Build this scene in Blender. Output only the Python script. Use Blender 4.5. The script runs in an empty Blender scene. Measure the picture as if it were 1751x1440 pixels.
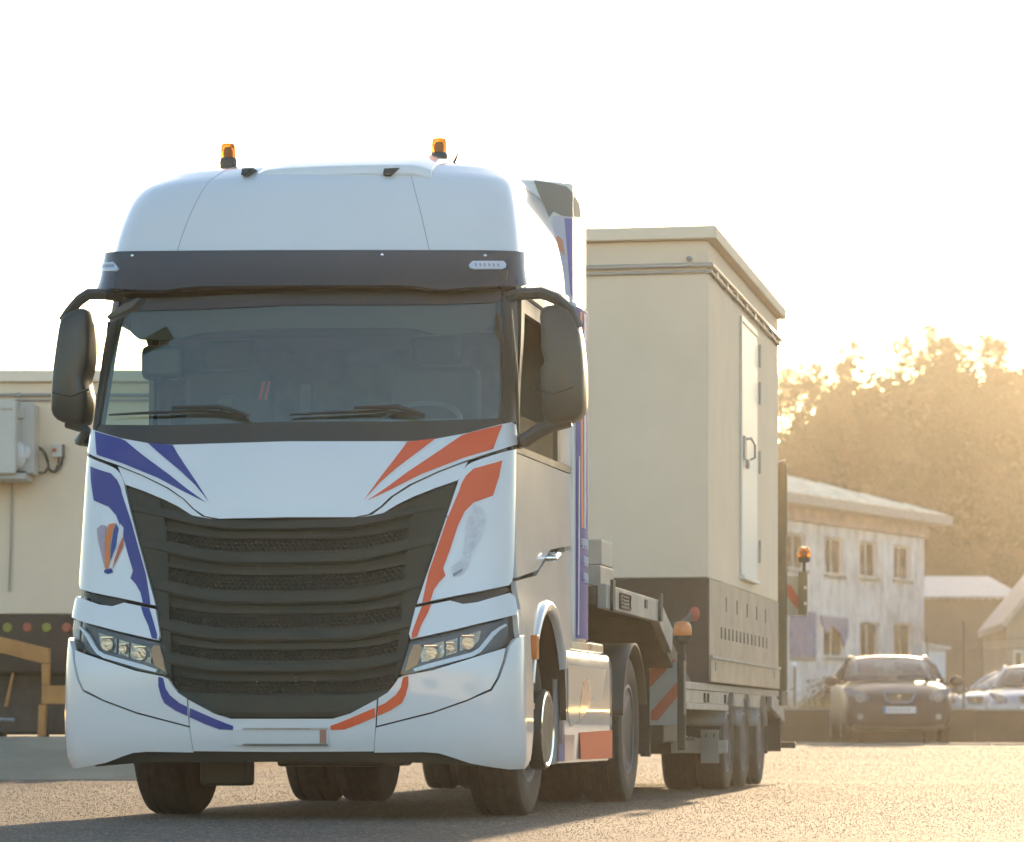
import bpy, bmesh, math, random
from mathutils import Vector, Matrix, noise
random.seed(7)
scene = bpy.context.scene
R = math.radians
# ------------------------------------------------------------------ camera
FPX, CX, HZ, CH = 5940.0, 875.5, 1246.0, 0.51      # focal length in photo pixels, centre column, horizon row, camera height
cam_d = bpy.data.cameras.new('camera')
cam = bpy.data.objects.new('camera', cam_d)
scene.collection.objects.link(cam)
cam.location = (0, 0, CH)
cam.rotation_euler = (R(90), 0, 0)
cam_d.sensor_width = 36.0
cam_d.lens = FPX / 1751.0 * 36.0
cam_d.shift_y = (HZ - 720.0) / 1751.0
cam_d.clip_end = 3000
cam_d.clip_start = 0.2
cam_d.dof.use_dof = True
cam_d.dof.focus_distance = 20.0
cam_d.dof.aperture_fstop = 4.8
scene.camera = cam
# ------------------------------------------------------------------ sky, sun, exposure
SUN_AZ, SUN_EL = R(9.0), R(9.3)                     # azimuth measured from +Y towards +X
world = bpy.data.worlds.new('World')
scene.world = world
world.use_nodes = True
nt = world.node_tree
bg = nt.nodes['Background']
sky = nt.nodes.new('ShaderNodeTexSky')
sky.sky_type = 'NISHITA'
sky.sun_disc = False
sky.sun_elevation = SUN_EL
sky.sun_rotation = SUN_AZ
sky.air_density = 1.0
sky.dust_density = 1.6
HAZE_D, HAZE_G = 0.00021, 0.75
sky.ozone_density = 1.6
nt.links.new(sky.outputs[0], bg.inputs[0])
bg.inputs[1].default_value = 0.15
sun_d = bpy.data.lights.new('sun', 'SUN')
sun_d.energy = 4.3
sun_d.angle = R(0.55)
sun_d.color = (1.0, 0.72, 0.44)
sun = bpy.data.objects.new('sun', sun_d)
scene.collection.objects.link(sun)
sd = Vector((math.sin(SUN_AZ) * math.cos(SUN_EL), math.cos(SUN_AZ) * math.cos(SUN_EL), math.sin(SUN_EL)))
sun.rotation_euler = sd.to_track_quat('Z', 'Y').to_euler()
scene.view_settings.view_transform = 'Standard'
scene.view_settings.look = 'None'
scene.view_settings.exposure = 1.55
scene.view_settings.gamma = 1.0
scene.view_settings.use_curve_mapping = False
scene.render.engine = 'CYCLES'
cy = scene.cycles
cy.use_denoising = True
cy.max_bounces = 10
cy.volume_bounces = 1
cy.transparent_max_bounces = 16
cy.caustics_reflective = False
cy.caustics_refractive = False
cy.sample_clamp_indirect = 6.0

# ------------------------------------------------------------------ helpers
COL = scene.collection
OFF = {}
def W(px, py, Z):
    return Vector(((px - CX) / FPX * Z, Z, CH + (HZ - py) / FPX * Z))
TH = math.atan((1945 - CX) / FPX)
CT, ST = math.cos(TH), math.sin(TH)
T0 = Vector((-1.27, 19.22, 0))
def rigw(u, v, z):                                   # rig frame (u right, v back, z up) -> world
    return Vector((T0.x + u * CT + v * ST, T0.y - u * ST + v * CT, z))
def wrig(p):
    d = p - T0
    return (d.x * CT - d.y * ST, d.x * ST + d.y * CT, p.z)
def proj(p):
    return (CX + FPX * p.x / p.y, HZ - FPX * (p.z - CH) / p.y)
def rig_u(px, py, u):                                # pixel on the plane u = const -> (v, z)
    dx = (px - CX) / FPX
    # u = (x-T0x)*CT-(y-T0y)*ST with x = dx*Y
    Y = (u + T0.x * CT - T0.y * ST) / (dx * CT - ST)
    return wrig(W(px, py, Y))[1:]
def rig_v(px, py, v):
    dx = (px - CX) / FPX
    Y = (v + T0.x * ST + T0.y * CT) / (dx * ST + CT)
    r = wrig(W(px, py, Y)); return (r[0], r[2])

def mat(name, col, rough=0.5, metal=0.0, spec=0.5, coat=0.0, trans=0.0, ior=1.45, var=0.0, vscale=4.0, bump=0.0, bscale=40.0, emis=None, detail=4.0, coatr=0.05, rvar=0.0):
    m = bpy.data.materials.new(name); m.use_nodes = True
    n = m.node_tree; b = n.nodes['Principled BSDF']
    b.inputs['Base Color'].default_value = (*col, 1)
    b.inputs['Roughness'].default_value = rough
    b.inputs['Metallic'].default_value = metal
    b.inputs['Specular IOR Level'].default_value = spec
    b.inputs['Coat Weight'].default_value = coat
    b.inputs['Coat Roughness'].default_value = coatr
    b.inputs['Transmission Weight'].default_value = trans
    b.inputs['IOR'].default_value = ior
    tc = None
    if var or bump or rvar:
        tc = n.nodes.new('ShaderNodeTexCoord')
    if var:
        t = n.nodes.new('ShaderNodeTexNoise'); t.inputs['Scale'].default_value = vscale; t.inputs['Detail'].default_value = detail
        t.inputs['Roughness'].default_value = 0.62
        n.links.new(tc.outputs['Object'], t.inputs['Vector'])
        r = n.nodes.new('ShaderNodeMapRange'); r.inputs['From Min'].default_value = .3; r.inputs['From Max'].default_value = .7
        r.inputs['To Min'].default_value = 1 - var; r.inputs['To Max'].default_value = 1 + var
        n.links.new(t.outputs['Fac'], r.inputs['Value'])
        mx = n.nodes.new('ShaderNodeVectorMath'); mx.operation = 'SCALE'
        mx.inputs[0].default_value = col
        n.links.new(r.outputs[0], mx.inputs['Scale'])
        n.links.new(mx.outputs[0], b.inputs['Base Color'])
    if rvar:
        t3 = n.nodes.new('ShaderNodeTexNoise'); t3.inputs['Scale'].default_value = 3.0; t3.inputs['Detail'].default_value = 6
        n.links.new(tc.outputs['Object'], t3.inputs['Vector'])
        r3 = n.nodes.new('ShaderNodeMapRange'); r3.inputs['From Min'].default_value = .3; r3.inputs['From Max'].default_value = .7
        r3.inputs['To Min'].default_value = max(0.0, rough - rvar); r3.inputs['To Max'].default_value = rough + rvar
        n.links.new(t3.outputs['Fac'], r3.inputs['Value']); n.links.new(r3.outputs[0], b.inputs['Roughness'])
    if bump:
        t2 = n.nodes.new('ShaderNodeTexNoise'); t2.inputs['Scale'].default_value = bscale; t2.inputs['Detail'].default_value = 3
        n.links.new(tc.outputs['Object'], t2.inputs['Vector'])
        bp = n.nodes.new('ShaderNodeBump'); bp.inputs['Strength'].default_value = 1.0; bp.inputs['Distance'].default_value = bump
        n.links.new(t2.outputs['Fac'], bp.inputs['Height']); n.links.new(bp.outputs[0], b.inputs['Normal'])
    if emis:
        b.inputs['Emission Color'].default_value = (*emis[:3], 1); b.inputs['Emission Strength'].default_value = emis[3]
    return m
def glass(name, tint, ior=1.5, rough=0.0, refl=(1, 1, 1)):
    m = bpy.data.materials.new(name); m.use_nodes = True
    n = m.node_tree; n.nodes.clear()
    o = n.nodes.new('ShaderNodeOutputMaterial'); mix = n.nodes.new('ShaderNodeMixShader')
    t = n.nodes.new('ShaderNodeBsdfTransparent'); t.inputs[0].default_value = (*tint, 1)
    g = n.nodes.new('ShaderNodeBsdfGlossy'); g.inputs['Roughness'].default_value = rough; g.inputs[0].default_value = (*refl, 1)
    lw = n.nodes.new('ShaderNodeLayerWeight'); lw.inputs['Blend'].default_value = .5
    pw = n.nodes.new('ShaderNodeMath'); pw.operation = 'POWER'; pw.inputs[1].default_value = 5.0
    n.links.new(lw.outputs['Facing'], pw.inputs[0])
    F0 = ((ior - 1) / (ior + 1)) ** 2
    f = n.nodes.new('ShaderNodeMath'); f.operation = 'MULTIPLY_ADD'; f.inputs[1].default_value = (1 - F0) * .85; f.inputs[2].default_value = F0
    n.links.new(pw.outputs[0], f.inputs[0])
    n.links.new(f.outputs[0], mix.inputs[0]); n.links.new(t.outputs[0], mix.inputs[1]); n.links.new(g.outputs[0], mix.inputs[2])
    n.links.new(mix.outputs[0], o.inputs[0])
    return m

def root_of(o):
    while o.parent: o = o.parent
    return o
def thing(name, label, cat, loc=(0, 0, 0), rotz=0.0, group=None, off=(0, 0, 0)):
    o = bpy.data.objects.new(name, None); COL.objects.link(o)
    o.location = loc; o.rotation_euler = (0, 0, rotz); o.empty_display_size = .2
    o['label'] = label; o['category'] = cat
    if group: o['group'] = group
    OFF[o] = Vector(off)
    return o
def rigthing(name, label, cat, off=(0, 0, 0), group=None):
    return thing(name, label, cat, rigw(*off), -TH, group, off)
def link(me, name, m, parent, bevel=0, label=None, smooth=True, ang=35, seg=2):
    if parent is not None and OFF.get(root_of(parent)):
        me.transform(Matrix.Translation(-OFF[root_of(parent)]))
    if smooth:
        me.polygons.foreach_set('use_smooth', [True] * len(me.polygons))
        me.set_sharp_from_angle(angle=R(ang))
    if isinstance(m, (list, tuple)):
        for x in m: me.materials.append(x)
    else: me.materials.append(m)
    o = bpy.data.objects.new(name, me); COL.objects.link(o)
    if parent is not None: o.parent = parent
    if bevel:
        b = o.modifiers.new('bevel', 'BEVEL'); b.width = bevel; b.segments = seg; b.limit_method = 'ANGLE'; b.angle_limit = R(40)
        b.harden_normals = True
    if label: o['label'] = label
    return o
def tag(o, label, cat=None, group=None, kind=None):
    if label: o['label'] = label
    if cat: o['category'] = cat
    if group: o['group'] = group
    if kind: o['kind'] = kind
    return o
class MB:
    def __init__(s): s.v = []; s.f = []; s.mi = []
    def add(s, vs, fs, mi=0):
        n = len(s.v); s.v += [tuple(x) for x in vs]; s.f += [tuple(i + n for i in f) for f in fs]; s.mi += [mi] * len(fs); return s
    def box(s, x0, x1, y0, y1, z0, z1, mi=0):
        vs = [(x, y, z) for x in (x0, x1) for y in (y0, y1) for z in (z0, z1)]
        return s.add(vs, [(0, 1, 3, 2), (4, 6, 7, 5), (0, 4, 5, 1), (2, 3, 7, 6), (0, 2, 6, 4), (1, 5, 7, 3)], mi)
    def prism(s, poly, vec, mi=0):                   # closed prism: poly (list of 3d) extruded by vec
        n = len(poly); v = Vector(vec)
        vs = [Vector(p) for p in poly] + [Vector(p) + v for p in poly]
        fs = [tuple(range(n)), tuple(range(2 * n - 1, n - 1, -1))] + [(i, i + n, (i + 1) % n + n, (i + 1) % n) for i in range(n)]
        return s.add(vs, fs, mi)
    def tube(s, pts, r, n=8, cap=True, mi=0):
        pts = [Vector(p) for p in pts]; rs = r if isinstance(r, (list, tuple)) else [r] * len(pts)
        vs = []; up = None
        for i, p in enumerate(pts):
            d = (pts[min(i + 1, len(pts) - 1)] - pts[max(i - 1, 0)]).normalized()
            if up is None: up = Vector((0, 0, 1)) if abs(d.z) < .9 else Vector((1, 0, 0))
            a = d.cross(up).normalized(); b = a.cross(d).normalized(); up = b
            for k in range(n):
                t = 2 * math.pi * k / n
                vs.append(p + (a * math.cos(t) + b * math.sin(t)) * rs[i])
        fs = [(i * n + k, i * n + (k + 1) % n, (i + 1) * n + (k + 1) % n, (i + 1) * n + k) for i in range(len(pts) - 1) for k in range(n)]
        if cap:
            fs.append(tuple(range(n - 1, -1, -1))); fs.append(tuple((len(pts) - 1) * n + k for k in range(n)))
        return s.add(vs, fs, mi)
    def lathe(s, c, axis, prof, n=32, mi=0, closed=False):     # prof: (r, h) along the axis
        c = Vector(c); ax = Vector(axis).normalized()
        up = Vector((0, 0, 1)) if abs(ax.z) < .9 else Vector((1, 0, 0))
        a = ax.cross(up).normalized(); b = a.cross(ax).normalized()
        vs = [c + ax * h + (a * math.cos(2 * math.pi * k / n) + b * math.sin(2 * math.pi * k / n)) * r for r, h in prof for k in range(n)]
        m = len(prof)
        fs = [(i * n + k, i * n + (k + 1) % n, ((i + 1) % m) * n + (k + 1) % n, ((i + 1) % m) * n + k) for i in range(m if closed else m - 1) for k in range(n)]
        if not closed:
            fs.append(tuple(range(n - 1, -1, -1))); fs.append(tuple((m - 1) * n + k for k in range(n)))
        return s.add(vs, fs, mi)
    def grid(s, fn, nu, nv, mi=0, close=False):
        vs = [fn(i / nu, j / nv) for j in range(nv + 1) for i in range(nu + 1)]
        fs = [(j * (nu + 1) + i, j * (nu + 1) + i + 1, (j + 1) * (nu + 1) + i + 1, (j + 1) * (nu + 1) + i) for j in range(nv) for i in range(nu)]
        return s.add(vs, fs, mi)
    def loft(s, secs, mi=0, cap=True, ring=True):    # list of equal-length point rings
        n = len(secs[0]); vs = [p for q in secs for p in q]
        m = n if ring else n - 1
        fs = [(i * n + k, i * n + (k + 1) % n, (i + 1) * n + (k + 1) % n, (i + 1) * n + k) for i in range(len(secs) - 1) for k in range(m)]
        if cap and ring:
            fs.append(tuple(range(n - 1, -1, -1))); fs.append(tuple((len(secs) - 1) * n + k for k in range(n)))
        return s.add(vs, fs, mi)
    def ell(s, c, r, nu=16, nv=8, mi=0):
        c = Vector(c)
        prof = []
        vs = [c + Vector((r[0] * math.sin(math.pi * j / nv) * math.cos(2 * math.pi * k / nu), r[1] * math.sin(math.pi * j / nv) * math.sin(2 * math.pi * k / nu), r[2] * math.cos(math.pi * j / nv))) for j in range(nv + 1) for k in range(nu)]
        fs = [(j * nu + k, (j + 1) * nu + k, (j + 1) * nu + (k + 1) % nu, j * nu + (k + 1) % nu) for j in range(nv) for k in range(nu)]
        return s.add(vs, fs, mi)
    def build(s, name, m, parent=None, bevel=0, label=None, smooth=True, ang=35, weld=True, recalc=True, seg=2):
        me = bpy.data.meshes.new(name); me.from_pydata(s.v, [], s.f)
        if any(s.mi): me.polygons.foreach_set('material_index', s.mi)
        if weld or recalc:
            bm = bmesh.new(); bm.from_mesh(me)
            if weld: bmesh.ops.remove_doubles(bm, verts=bm.verts, dist=1e-5)
            if recalc: bmesh.ops.recalc_face_normals(bm, faces=bm.faces)
            bm.to_mesh(me); bm.free()
        return link(me, name, m, parent, bevel, label, smooth, ang, seg)
def copy_tree(o, parent=None):
    c = o.copy(); COL.objects.link(c)
    if parent is not None: c.parent = parent
    for ch in list(o.children): copy_tree(ch, c)
    if o in OFF: OFF[c] = OFF[o].copy()
    return c
def mirror_u(me):
    me.transform(Matrix.Scale(-1, 4, Vector((1, 0, 0)))); me.flip_normals()

# ------------------------------------------------------------------ materials
WHITE = mat('white_paint', (.79, .79, .77), .22, coat=1.0, coatr=.03, var=.02, vscale=2.0, rvar=.05, bump=.0001, bscale=4)
DARKIN = mat('dark_shell', (.034, .038, .030), .7)
BLACKP = mat('black_plastic', (.042, .047, .038), .42, bump=.0004, bscale=300, rvar=.1)
GRILLE = mat('grille_plastic', (.040, .048, .036), .75, rvar=.08)
BLACKG = mat('black_gloss', (.012, .013, .014), .2, coat=.6)
RUBBER = mat('tyre_rubber', (.032, .032, .027), .78, var=.25, vscale=18, bump=.0008, bscale=120)
STEELR = mat('painted_rim', (.16, .17, .19), .5, metal=.2, var=.12, vscale=9)
CHROME = mat('chrome', (.75, .76, .78), .08, metal=1.0)
STEEL = mat('galvanised_steel', (.42, .42, .40), .38, metal=.8, var=.2, vscale=14, rvar=.12)
BLUE = mat('blue_vinyl', (.030, .055, .27), .38)
ORANGE = mat('orange_vinyl', (.86, .11, .03), .38)
CHASSIS = mat('chassis_grey', (.055, .057, .05), .6, var=.3, vscale=7)
AMBER = mat('amber_lens', (1.0, .30, .02), .12, trans=.75, ior=1.3)
AMBER2 = mat('amber_core', (1.0, .42, .05), .35)
CLEAR = mat('clear_lens', (.85, .87, .88), .25, spec=.8, coat=.6)
# ------------------------------------------------------------------ ground
def ss(t): t = max(0, min(1, t)); return t * t * (3 - 2 * t)
def hground(x, y):
    t = max(0.0, min(1.0, (y - 33) / 17.0)); h = .275 * (t * .85 + .15 * ss(t))
    h += .012 * noise.noise(Vector((x * .12, y * .12, 3)))  * ss((y - 5) / 20)
    return h
def asphalt():
    m = bpy.data.materials.new('asphalt'); m.use_nodes = True
    n = m.node_tree; b = n.nodes['Principled BSDF']; L = n.links
    tc = n.nodes.new('ShaderNodeTexCoord')
    v1 = n.nodes.new('ShaderNodeTexVoronoi'); v1.inputs['Scale'].default_value = 75
    v2 = n.nodes.new('ShaderNodeTexVoronoi'); v2.inputs['Scale'].default_value = 130
    nz = n.nodes.new('ShaderNodeTexNoise'); nz.inputs['Scale'].default_value = .35; nz.inputs['Detail'].default_value = 7; nz.inputs['Distortion'].default_value = 1.2
    n2 = n.nodes.new('ShaderNodeTexNoise'); n2.inputs['Scale'].default_value = 4.0; n2.inputs['Detail'].default_value = 8; n2.inputs['Roughness'].default_value = .7
    for t in (v1, v2, nz, n2): L.new(tc.outputs['Object'], t.inputs['Vector'])
    sep = n.nodes.new('ShaderNodeSeparateColor'); L.new(v1.outputs['Color'], sep.inputs[0])
    cr = n.nodes.new('ShaderNodeValToRGB'); L.new(sep.outputs[0], cr.inputs[0])
    e = cr.color_ramp.elements
    e[0].position = 0; e[0].color = (.085, .076, .064, 1); e[1].position = 1; e[1].color = (.42, .34, .26, 1)
    for p, c in ((.35, (.125, .110, .090, 1)), (.65, (.165, .142, .115, 1)), (.88, (.235, .195, .15, 1))):
        q = e.new(p); q.color = c
    mr = n.nodes.new('ShaderNodeMapRange'); mr.inputs['From Min'].default_value = .3; mr.inputs['From Max'].default_value = .7
    mr.inputs['To Min'].default_value = .72; mr.inputs['To Max'].default_value = 1.25
    add = n.nodes.new('ShaderNodeMath'); add.operation = 'ADD'; L.new(nz.outputs[0], add.inputs[0]); L.new(n2.outputs[0], add.inputs[1])
    hf = n.nodes.new('ShaderNodeMath'); hf.operation = 'MULTIPLY'; L.new(add.outputs[0], hf.inputs[0]); hf.inputs[1].default_value = .5
    L.new(hf.outputs[0], mr.inputs['Value'])
    sc = n.nodes.new('ShaderNodeVectorMath'); sc.operation = 'SCALE'; L.new(cr.outputs[0], sc.inputs[0]); L.new(mr.outputs[0], sc.inputs['Scale'])
    L.new(sc.outputs[0], b.inputs['Base Color'])
    b.inputs['Roughness'].default_value = .9; b.inputs['Specular IOR Level'].default_value = .05
    sm = n.nodes.new('ShaderNodeMath'); sm.operation = 'ADD'
    L.new(v1.outputs['Distance'], sm.inputs[0]); L.new(v2.outputs['Distance'], sm.inputs[1])
    bp = n.nodes.new('ShaderNodeBump'); bp.inputs['Distance'].default_value = .0013; bp.inputs['Strength'].default_value = .9; bp.invert = True
    L.new(sm.outputs[0], bp.inputs['Height']); L.new(bp.outputs[0], b.inputs['Normal'])
    return m
def axis(vals):
    out = []
    for a, b, s in vals:
        x = a
        while x < b - 1e-6: out.append(x); x += s
    out.append(vals[-1][1]); return out
xs = axis([(-900, -100, 100), (-100, -20, 8), (-20, 20, 1), (20, 100, 8), (100, 900, 100)])
ys = axis([(-600, -40, 40), (-40, 10, 5), (10, 64, .8)])
mb = MB()
nx = len(xs)
mb.add([(x, y, hground(x, y)) for y in ys for x in xs], [(j * nx + i, j * nx + i + 1, (j + 1) * nx + i + 1, (j + 1) * nx + i) for j in range(len(ys) - 1) for i in range(nx - 1)])
tag(mb.build('ground', asphalt(), weld=False, recalc=False), None, kind='structure')
# loose aggregate standing proud of the tarmac
gv = MB(); rg = random.Random(21)
for q in range(120000):
    y = 15.2 + 34 * rg.random() ** .85; x = rg.uniform(-.155, .155) * y
    r = rg.uniform(.0028, .0062) * (.62 + (y - 15) * .012); z = hground(x, y); a = rg.uniform(0, 1.5)
    ca, sa = math.cos(a) * r * 1.3, math.sin(a) * r * 1.3
    gv.add([(x + ca, y + sa, z - .001), (x - sa, y + ca, z - .001), (x - ca, y - sa, z - .001), (x + sa, y - ca, z - .001), (x + ca * .2, y, z + r)], [(0, 1, 4), (1, 2, 4), (2, 3, 4), (3, 0, 4)])
tag(gv.build('gravel', mat('aggregate', (.17, .145, .115), .9, spec=.1, var=.5, vscale=60), weld=False, recalc=False, smooth=False), 'loose pale chippings on the tarmac', 'gravel', kind='stuff')
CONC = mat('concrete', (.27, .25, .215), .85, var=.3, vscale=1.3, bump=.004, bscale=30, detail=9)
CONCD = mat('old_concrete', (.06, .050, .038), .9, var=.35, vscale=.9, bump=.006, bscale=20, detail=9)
# yard beyond the low wall, rising slowly to the houses
FIELD = mat('yard_gravel', (.13, .115, .075), .95, var=.4, vscale=.6, bump=.02, bscale=8, detail=9)
def hfield(x, y):
    t = max(0, y - 60.4)
    h = .31 + .006 * t + .05 * noise.noise(Vector((x * .2, y * .2, 0)))
    return h
mb = MB()
ysf = axis([(60.2, 140, 3), (140, 900, 60)])
mb.add([(x, y, hfield(x, min(y, 150))) for y in ysf for x in xs], [(j * nx + i, j * nx + i + 1, (j + 1) * nx + i + 1, (j + 1) * nx + i) for j in range(len(ysf) - 1) for i in range(nx - 1)])
tag(mb.build('terrain', FIELD, weld=False, recalc=False), None, kind='structure')
# kerb at the crest of the yard
kerb = thing('kerb', 'pale low concrete kerb edging the tarmac in front of the dark hatchback', 'kerb', (0, 50, 0))
kx = 3.9
while kx < 14:
    mb = MB(); y0 = .05 * (kx - 3.9) * -.8
    mb.box(kx, kx + .985, y0 - .06, y0 + .10, .2, .297)
    o = mb.build('kerb_stone', CONC, kerb, bevel=.012); kx += 1.0
# low wall behind the car
lw = thing('low_wall', 'low weathered concrete wall running behind the dark parked hatchback', 'wall', (0, 60, 0))
wx = 2.0; 
while wx < 24:
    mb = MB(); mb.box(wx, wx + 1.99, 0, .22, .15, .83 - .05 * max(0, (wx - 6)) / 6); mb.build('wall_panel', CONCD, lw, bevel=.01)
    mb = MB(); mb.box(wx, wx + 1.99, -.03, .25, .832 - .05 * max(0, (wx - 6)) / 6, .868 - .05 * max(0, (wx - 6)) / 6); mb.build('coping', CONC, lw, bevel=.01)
    wx += 2.0
# raised pad left, with a sloped front
pad = MB()
random.seed(3)
def pfn(a, b):
    x = -16 + a * 13.2
    y = 33.6 + b * 16
    z = .43 * ss((y - 33.6 + .15 * noise.noise(Vector((x * .8, 0, 1)))) / 2.6) - .01
    return (x, y, z)
pad.grid(pfn, 40, 40)
tag(pad.build('pavement', mat('pad_concrete', (.25, .23, .165), .9, var=.3, vscale=.9, bump=.01, bscale=15, detail=9), weld=False, recalc=False), None, kind='structure')
# ------------------------------------------------------------------ hill and trees
HZ_D = 175.0
PROF = [(-2500, 905), (-600, 900), (0, 880), (400, 860), (900, 800), (1250, 745), (1335, 708), (1365, 668), (1400, 642), (1450, 625), (1500, 618), (1560, 606), (1620, 604), (1680, 622), (1751, 652), (1850, 700), (2050, 720), (2350, 560), (2650, 420), (3600, 400), (5200, 600), (9000, 900)]  # far right rise, out of view, added to darken reflections in the truck side
def prof(px):
    if px <= PROF[0][0]: return PROF[0][1]
    for (a, ya), (b, yb) in zip(PROF, PROF[1:]):
        if px <= b:
            t = (px - a) / (b - a); return ya + (yb - ya) * ss(t)
    return PROF[-1][1]
def hhill(x, y):
    px = CX + x / HZ_D * FPX
    top = CH + (HZ - prof(px)) / FPX * HZ_D
    t = ss((y - 146) / (HZ_D - 146))
    return 1.4 + (top - 2.5 - 1.4) * t + .8 * noise.noise(Vector((x * .06, y * .06, 5))) * t - max(0, y - HZ_D - 5) * .25
HILLM = mat('hill_ground', (.040, .034, .020), .95, var=.4, vscale=.3, detail=8)
hx = [i * 4 for i in range(-50, 51)]; hy = [140 + 3 * j for j in range(0, 22)]
mb = MB(); nx = len(hx)
mb.add([(x, y, hhill(x, y)) for y in hy for x in hx], [(j * nx + i, j * nx + i + 1, (j + 1) * nx + i + 1, (j + 1) * nx + i) for j in range(len(hy) - 1) for i in range(nx - 1)])
tag(mb.build('hill', HILLM, weld=False, recalc=False), None, kind='structure')
def leafmat(name, c):
    m = bpy.data.materials.new(name); m.use_nodes = True
    n = m.node_tree; b = n.nodes['Principled BSDF']; L = n.links
    b.inputs['Roughness'].default_value = .6
    oi = n.nodes.new('ShaderNodeObjectInfo'); tc = n.nodes.new('ShaderNodeTexCoord')
    nz = n.nodes.new('ShaderNodeTexNoise'); nz.inputs['Scale'].default_value = 1.2; L.new(tc.outputs['Object'], nz.inputs['Vector'])
    ad = n.nodes.new('ShaderNodeMath'); ad.operation = 'ADD'; L.new(oi.outputs['Random'], ad.inputs[0]); L.new(nz.outputs[0], ad.inputs[1])
    mr = n.nodes.new('ShaderNodeMapRange'); mr.inputs['From Max'].default_value = 1.6; mr.inputs['To Min'].default_value = .6; mr.inputs['To Max'].default_value = 1.5
    L.new(ad.outputs[0], mr.inputs['Value'])
    sc = n.nodes.new('ShaderNodeVectorMath'); sc.operation = 'SCALE'; sc.inputs[0].default_value = c; L.new(mr.outputs[0], sc.inputs['Scale'])
    L.new(sc.outputs[0], b.inputs['Base Color'])
    tr = n.nodes.new('ShaderNodeBsdfTranslucent'); L.new(sc.outputs[0], tr.inputs[0])
    mx = n.nodes.new('ShaderNodeMixShader'); mx.inputs[0].default_value = .22
    out = n.nodes['Material Output']
    L.new(b.outputs[0], mx.inputs[1]); L.new(tr.outputs[0], mx.inputs[2]); L.new(mx.outputs[0], out.inputs[0])
    return m
LEAF = leafmat('leaves', (.045, .038, .018)); LEAF2 = leafmat('autumn_leaves', (.065, .042, .022))
BARK = mat('bark', (.075, .055, .038), .9, var=.3, vscale=6)
def tree_meshes(seed, h, w, dens, leaf, bare=0.0):
    rnd = random.Random(seed)
    tr = MB(); fo = MB()
    trunk = [(0, 0, -1.5)]; x = y = 0
    for k in range(1, 7):
        x += rnd.uniform(-.12, .12) * h * .1; y += rnd.uniform(-.12, .12) * h * .1
        trunk.append((x, y, h * k / 6.5))
    tr.tube(trunk, [.20 * h / 8 * (1 - k / 7.5) for k in range(7)], 6)
    tips = []
    for b in range(34):
        t = rnd.uniform(.25, .98); i = t * 6; p0 = Vector(trunk[int(i)]).lerp(Vector(trunk[min(6, int(i) + 1)]), i - int(i))
        a = rnd.uniform(0, 6.28); ln = w * rnd.uniform(.45, 1.0) * (1.15 - abs(t - .55) * 1.1)
        d = Vector((math.cos(a), math.sin(a), rnd.uniform(.3, 1.3))).normalized()
        p1 = p0 + d * ln * .5; p2 = p1 + (d + Vector((0, 0, .3))).normalized() * ln * .5
        tr.tube([p0, p1, p2], [.06 * h / 8, .035 * h / 8, .012], 4, cap=False)
        tips += [(p1, .7), (p2, 1.0)]
        for q in range(4):
            dd = Vector((rnd.uniform(-1, 1), rnd.uniform(-1, 1), rnd.uniform(0, 1.3))).normalized()
            s0 = p1.lerp(p2, rnd.random()); e0 = s0 + dd * ln * .4
            tr.tube([s0, e0], [.018, .006], 3, cap=False); tips.append((e0, .8))
    for p, sz in tips:
        if rnd.random() < bare: continue
        r = w * .20 * sz * rnd.uniform(.6, 1.3)
        for q in range(int(1.7 * dens * rnd.uniform(.5, 1.5))):
            d = Vector((rnd.gauss(0, 1), rnd.gauss(0, 1), rnd.gauss(0, .8))) * r * .6
            c = p + d; s = rnd.uniform(.05, .12)
            a = Vector((rnd.uniform(-1, 1), rnd.uniform(-1, 1), rnd.uniform(-1, 1))).normalized(); b2 = a.orthogonal().normalized()
            b2 = Matrix.Rotation(rnd.uniform(0, 6.28), 3, a) @ b2; cc = a.cross(b2)
            fo.add([c - b2 * s, c + cc * s * .6, c + b2 * s, c - cc * s * .6], [(0, 1, 2, 3)])
    t_o = tr.build('trunk', BARK, weld=False, recalc=False); f_o = fo.build('crown', leaf, weld=False, recalc=False, smooth=False)
    a, b = t_o.data, f_o.data
    bpy.data.objects.remove(t_o); bpy.data.objects.remove(f_o)
    return a, b
TM = [tree_meshes(11, 8.5, 3.0, 26, LEAF), tree_meshes(12, 7.0, 2.6, 20, LEAF2, .2), tree_meshes(13, 9.0, 2.3, 22, LEAF), tree_meshes(14, 7.5, 2.4, 8, LEAF2, .55), tree_meshes(15, 6.5, 3.2, 26, LEAF)]
rt = random.Random(5)
KINDS = ['broad leafy green tree', 'loose brownish autumn tree', 'tall narrow green tree', 'half bare thin twiggy tree', 'low spreading green tree']
pos = []
for row, (yy, n) in enumerate(((172, 20), (164, 17), (156, 14), (149, 11))):
    for k in range(n):
        px = 1322 + (1790 - 1322) * (k + rt.uniform(.2, .8)) / n
        pos.append((yy + rt.uniform(-2.5, 2.5), px, row))
ORD = 'first second third fourth fifth sixth seventh eighth ninth tenth eleventh twelfth thirteenth fourteenth fifteenth sixteenth seventeenth eighteenth nineteenth twentieth'.split()
cntr = {}
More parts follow.
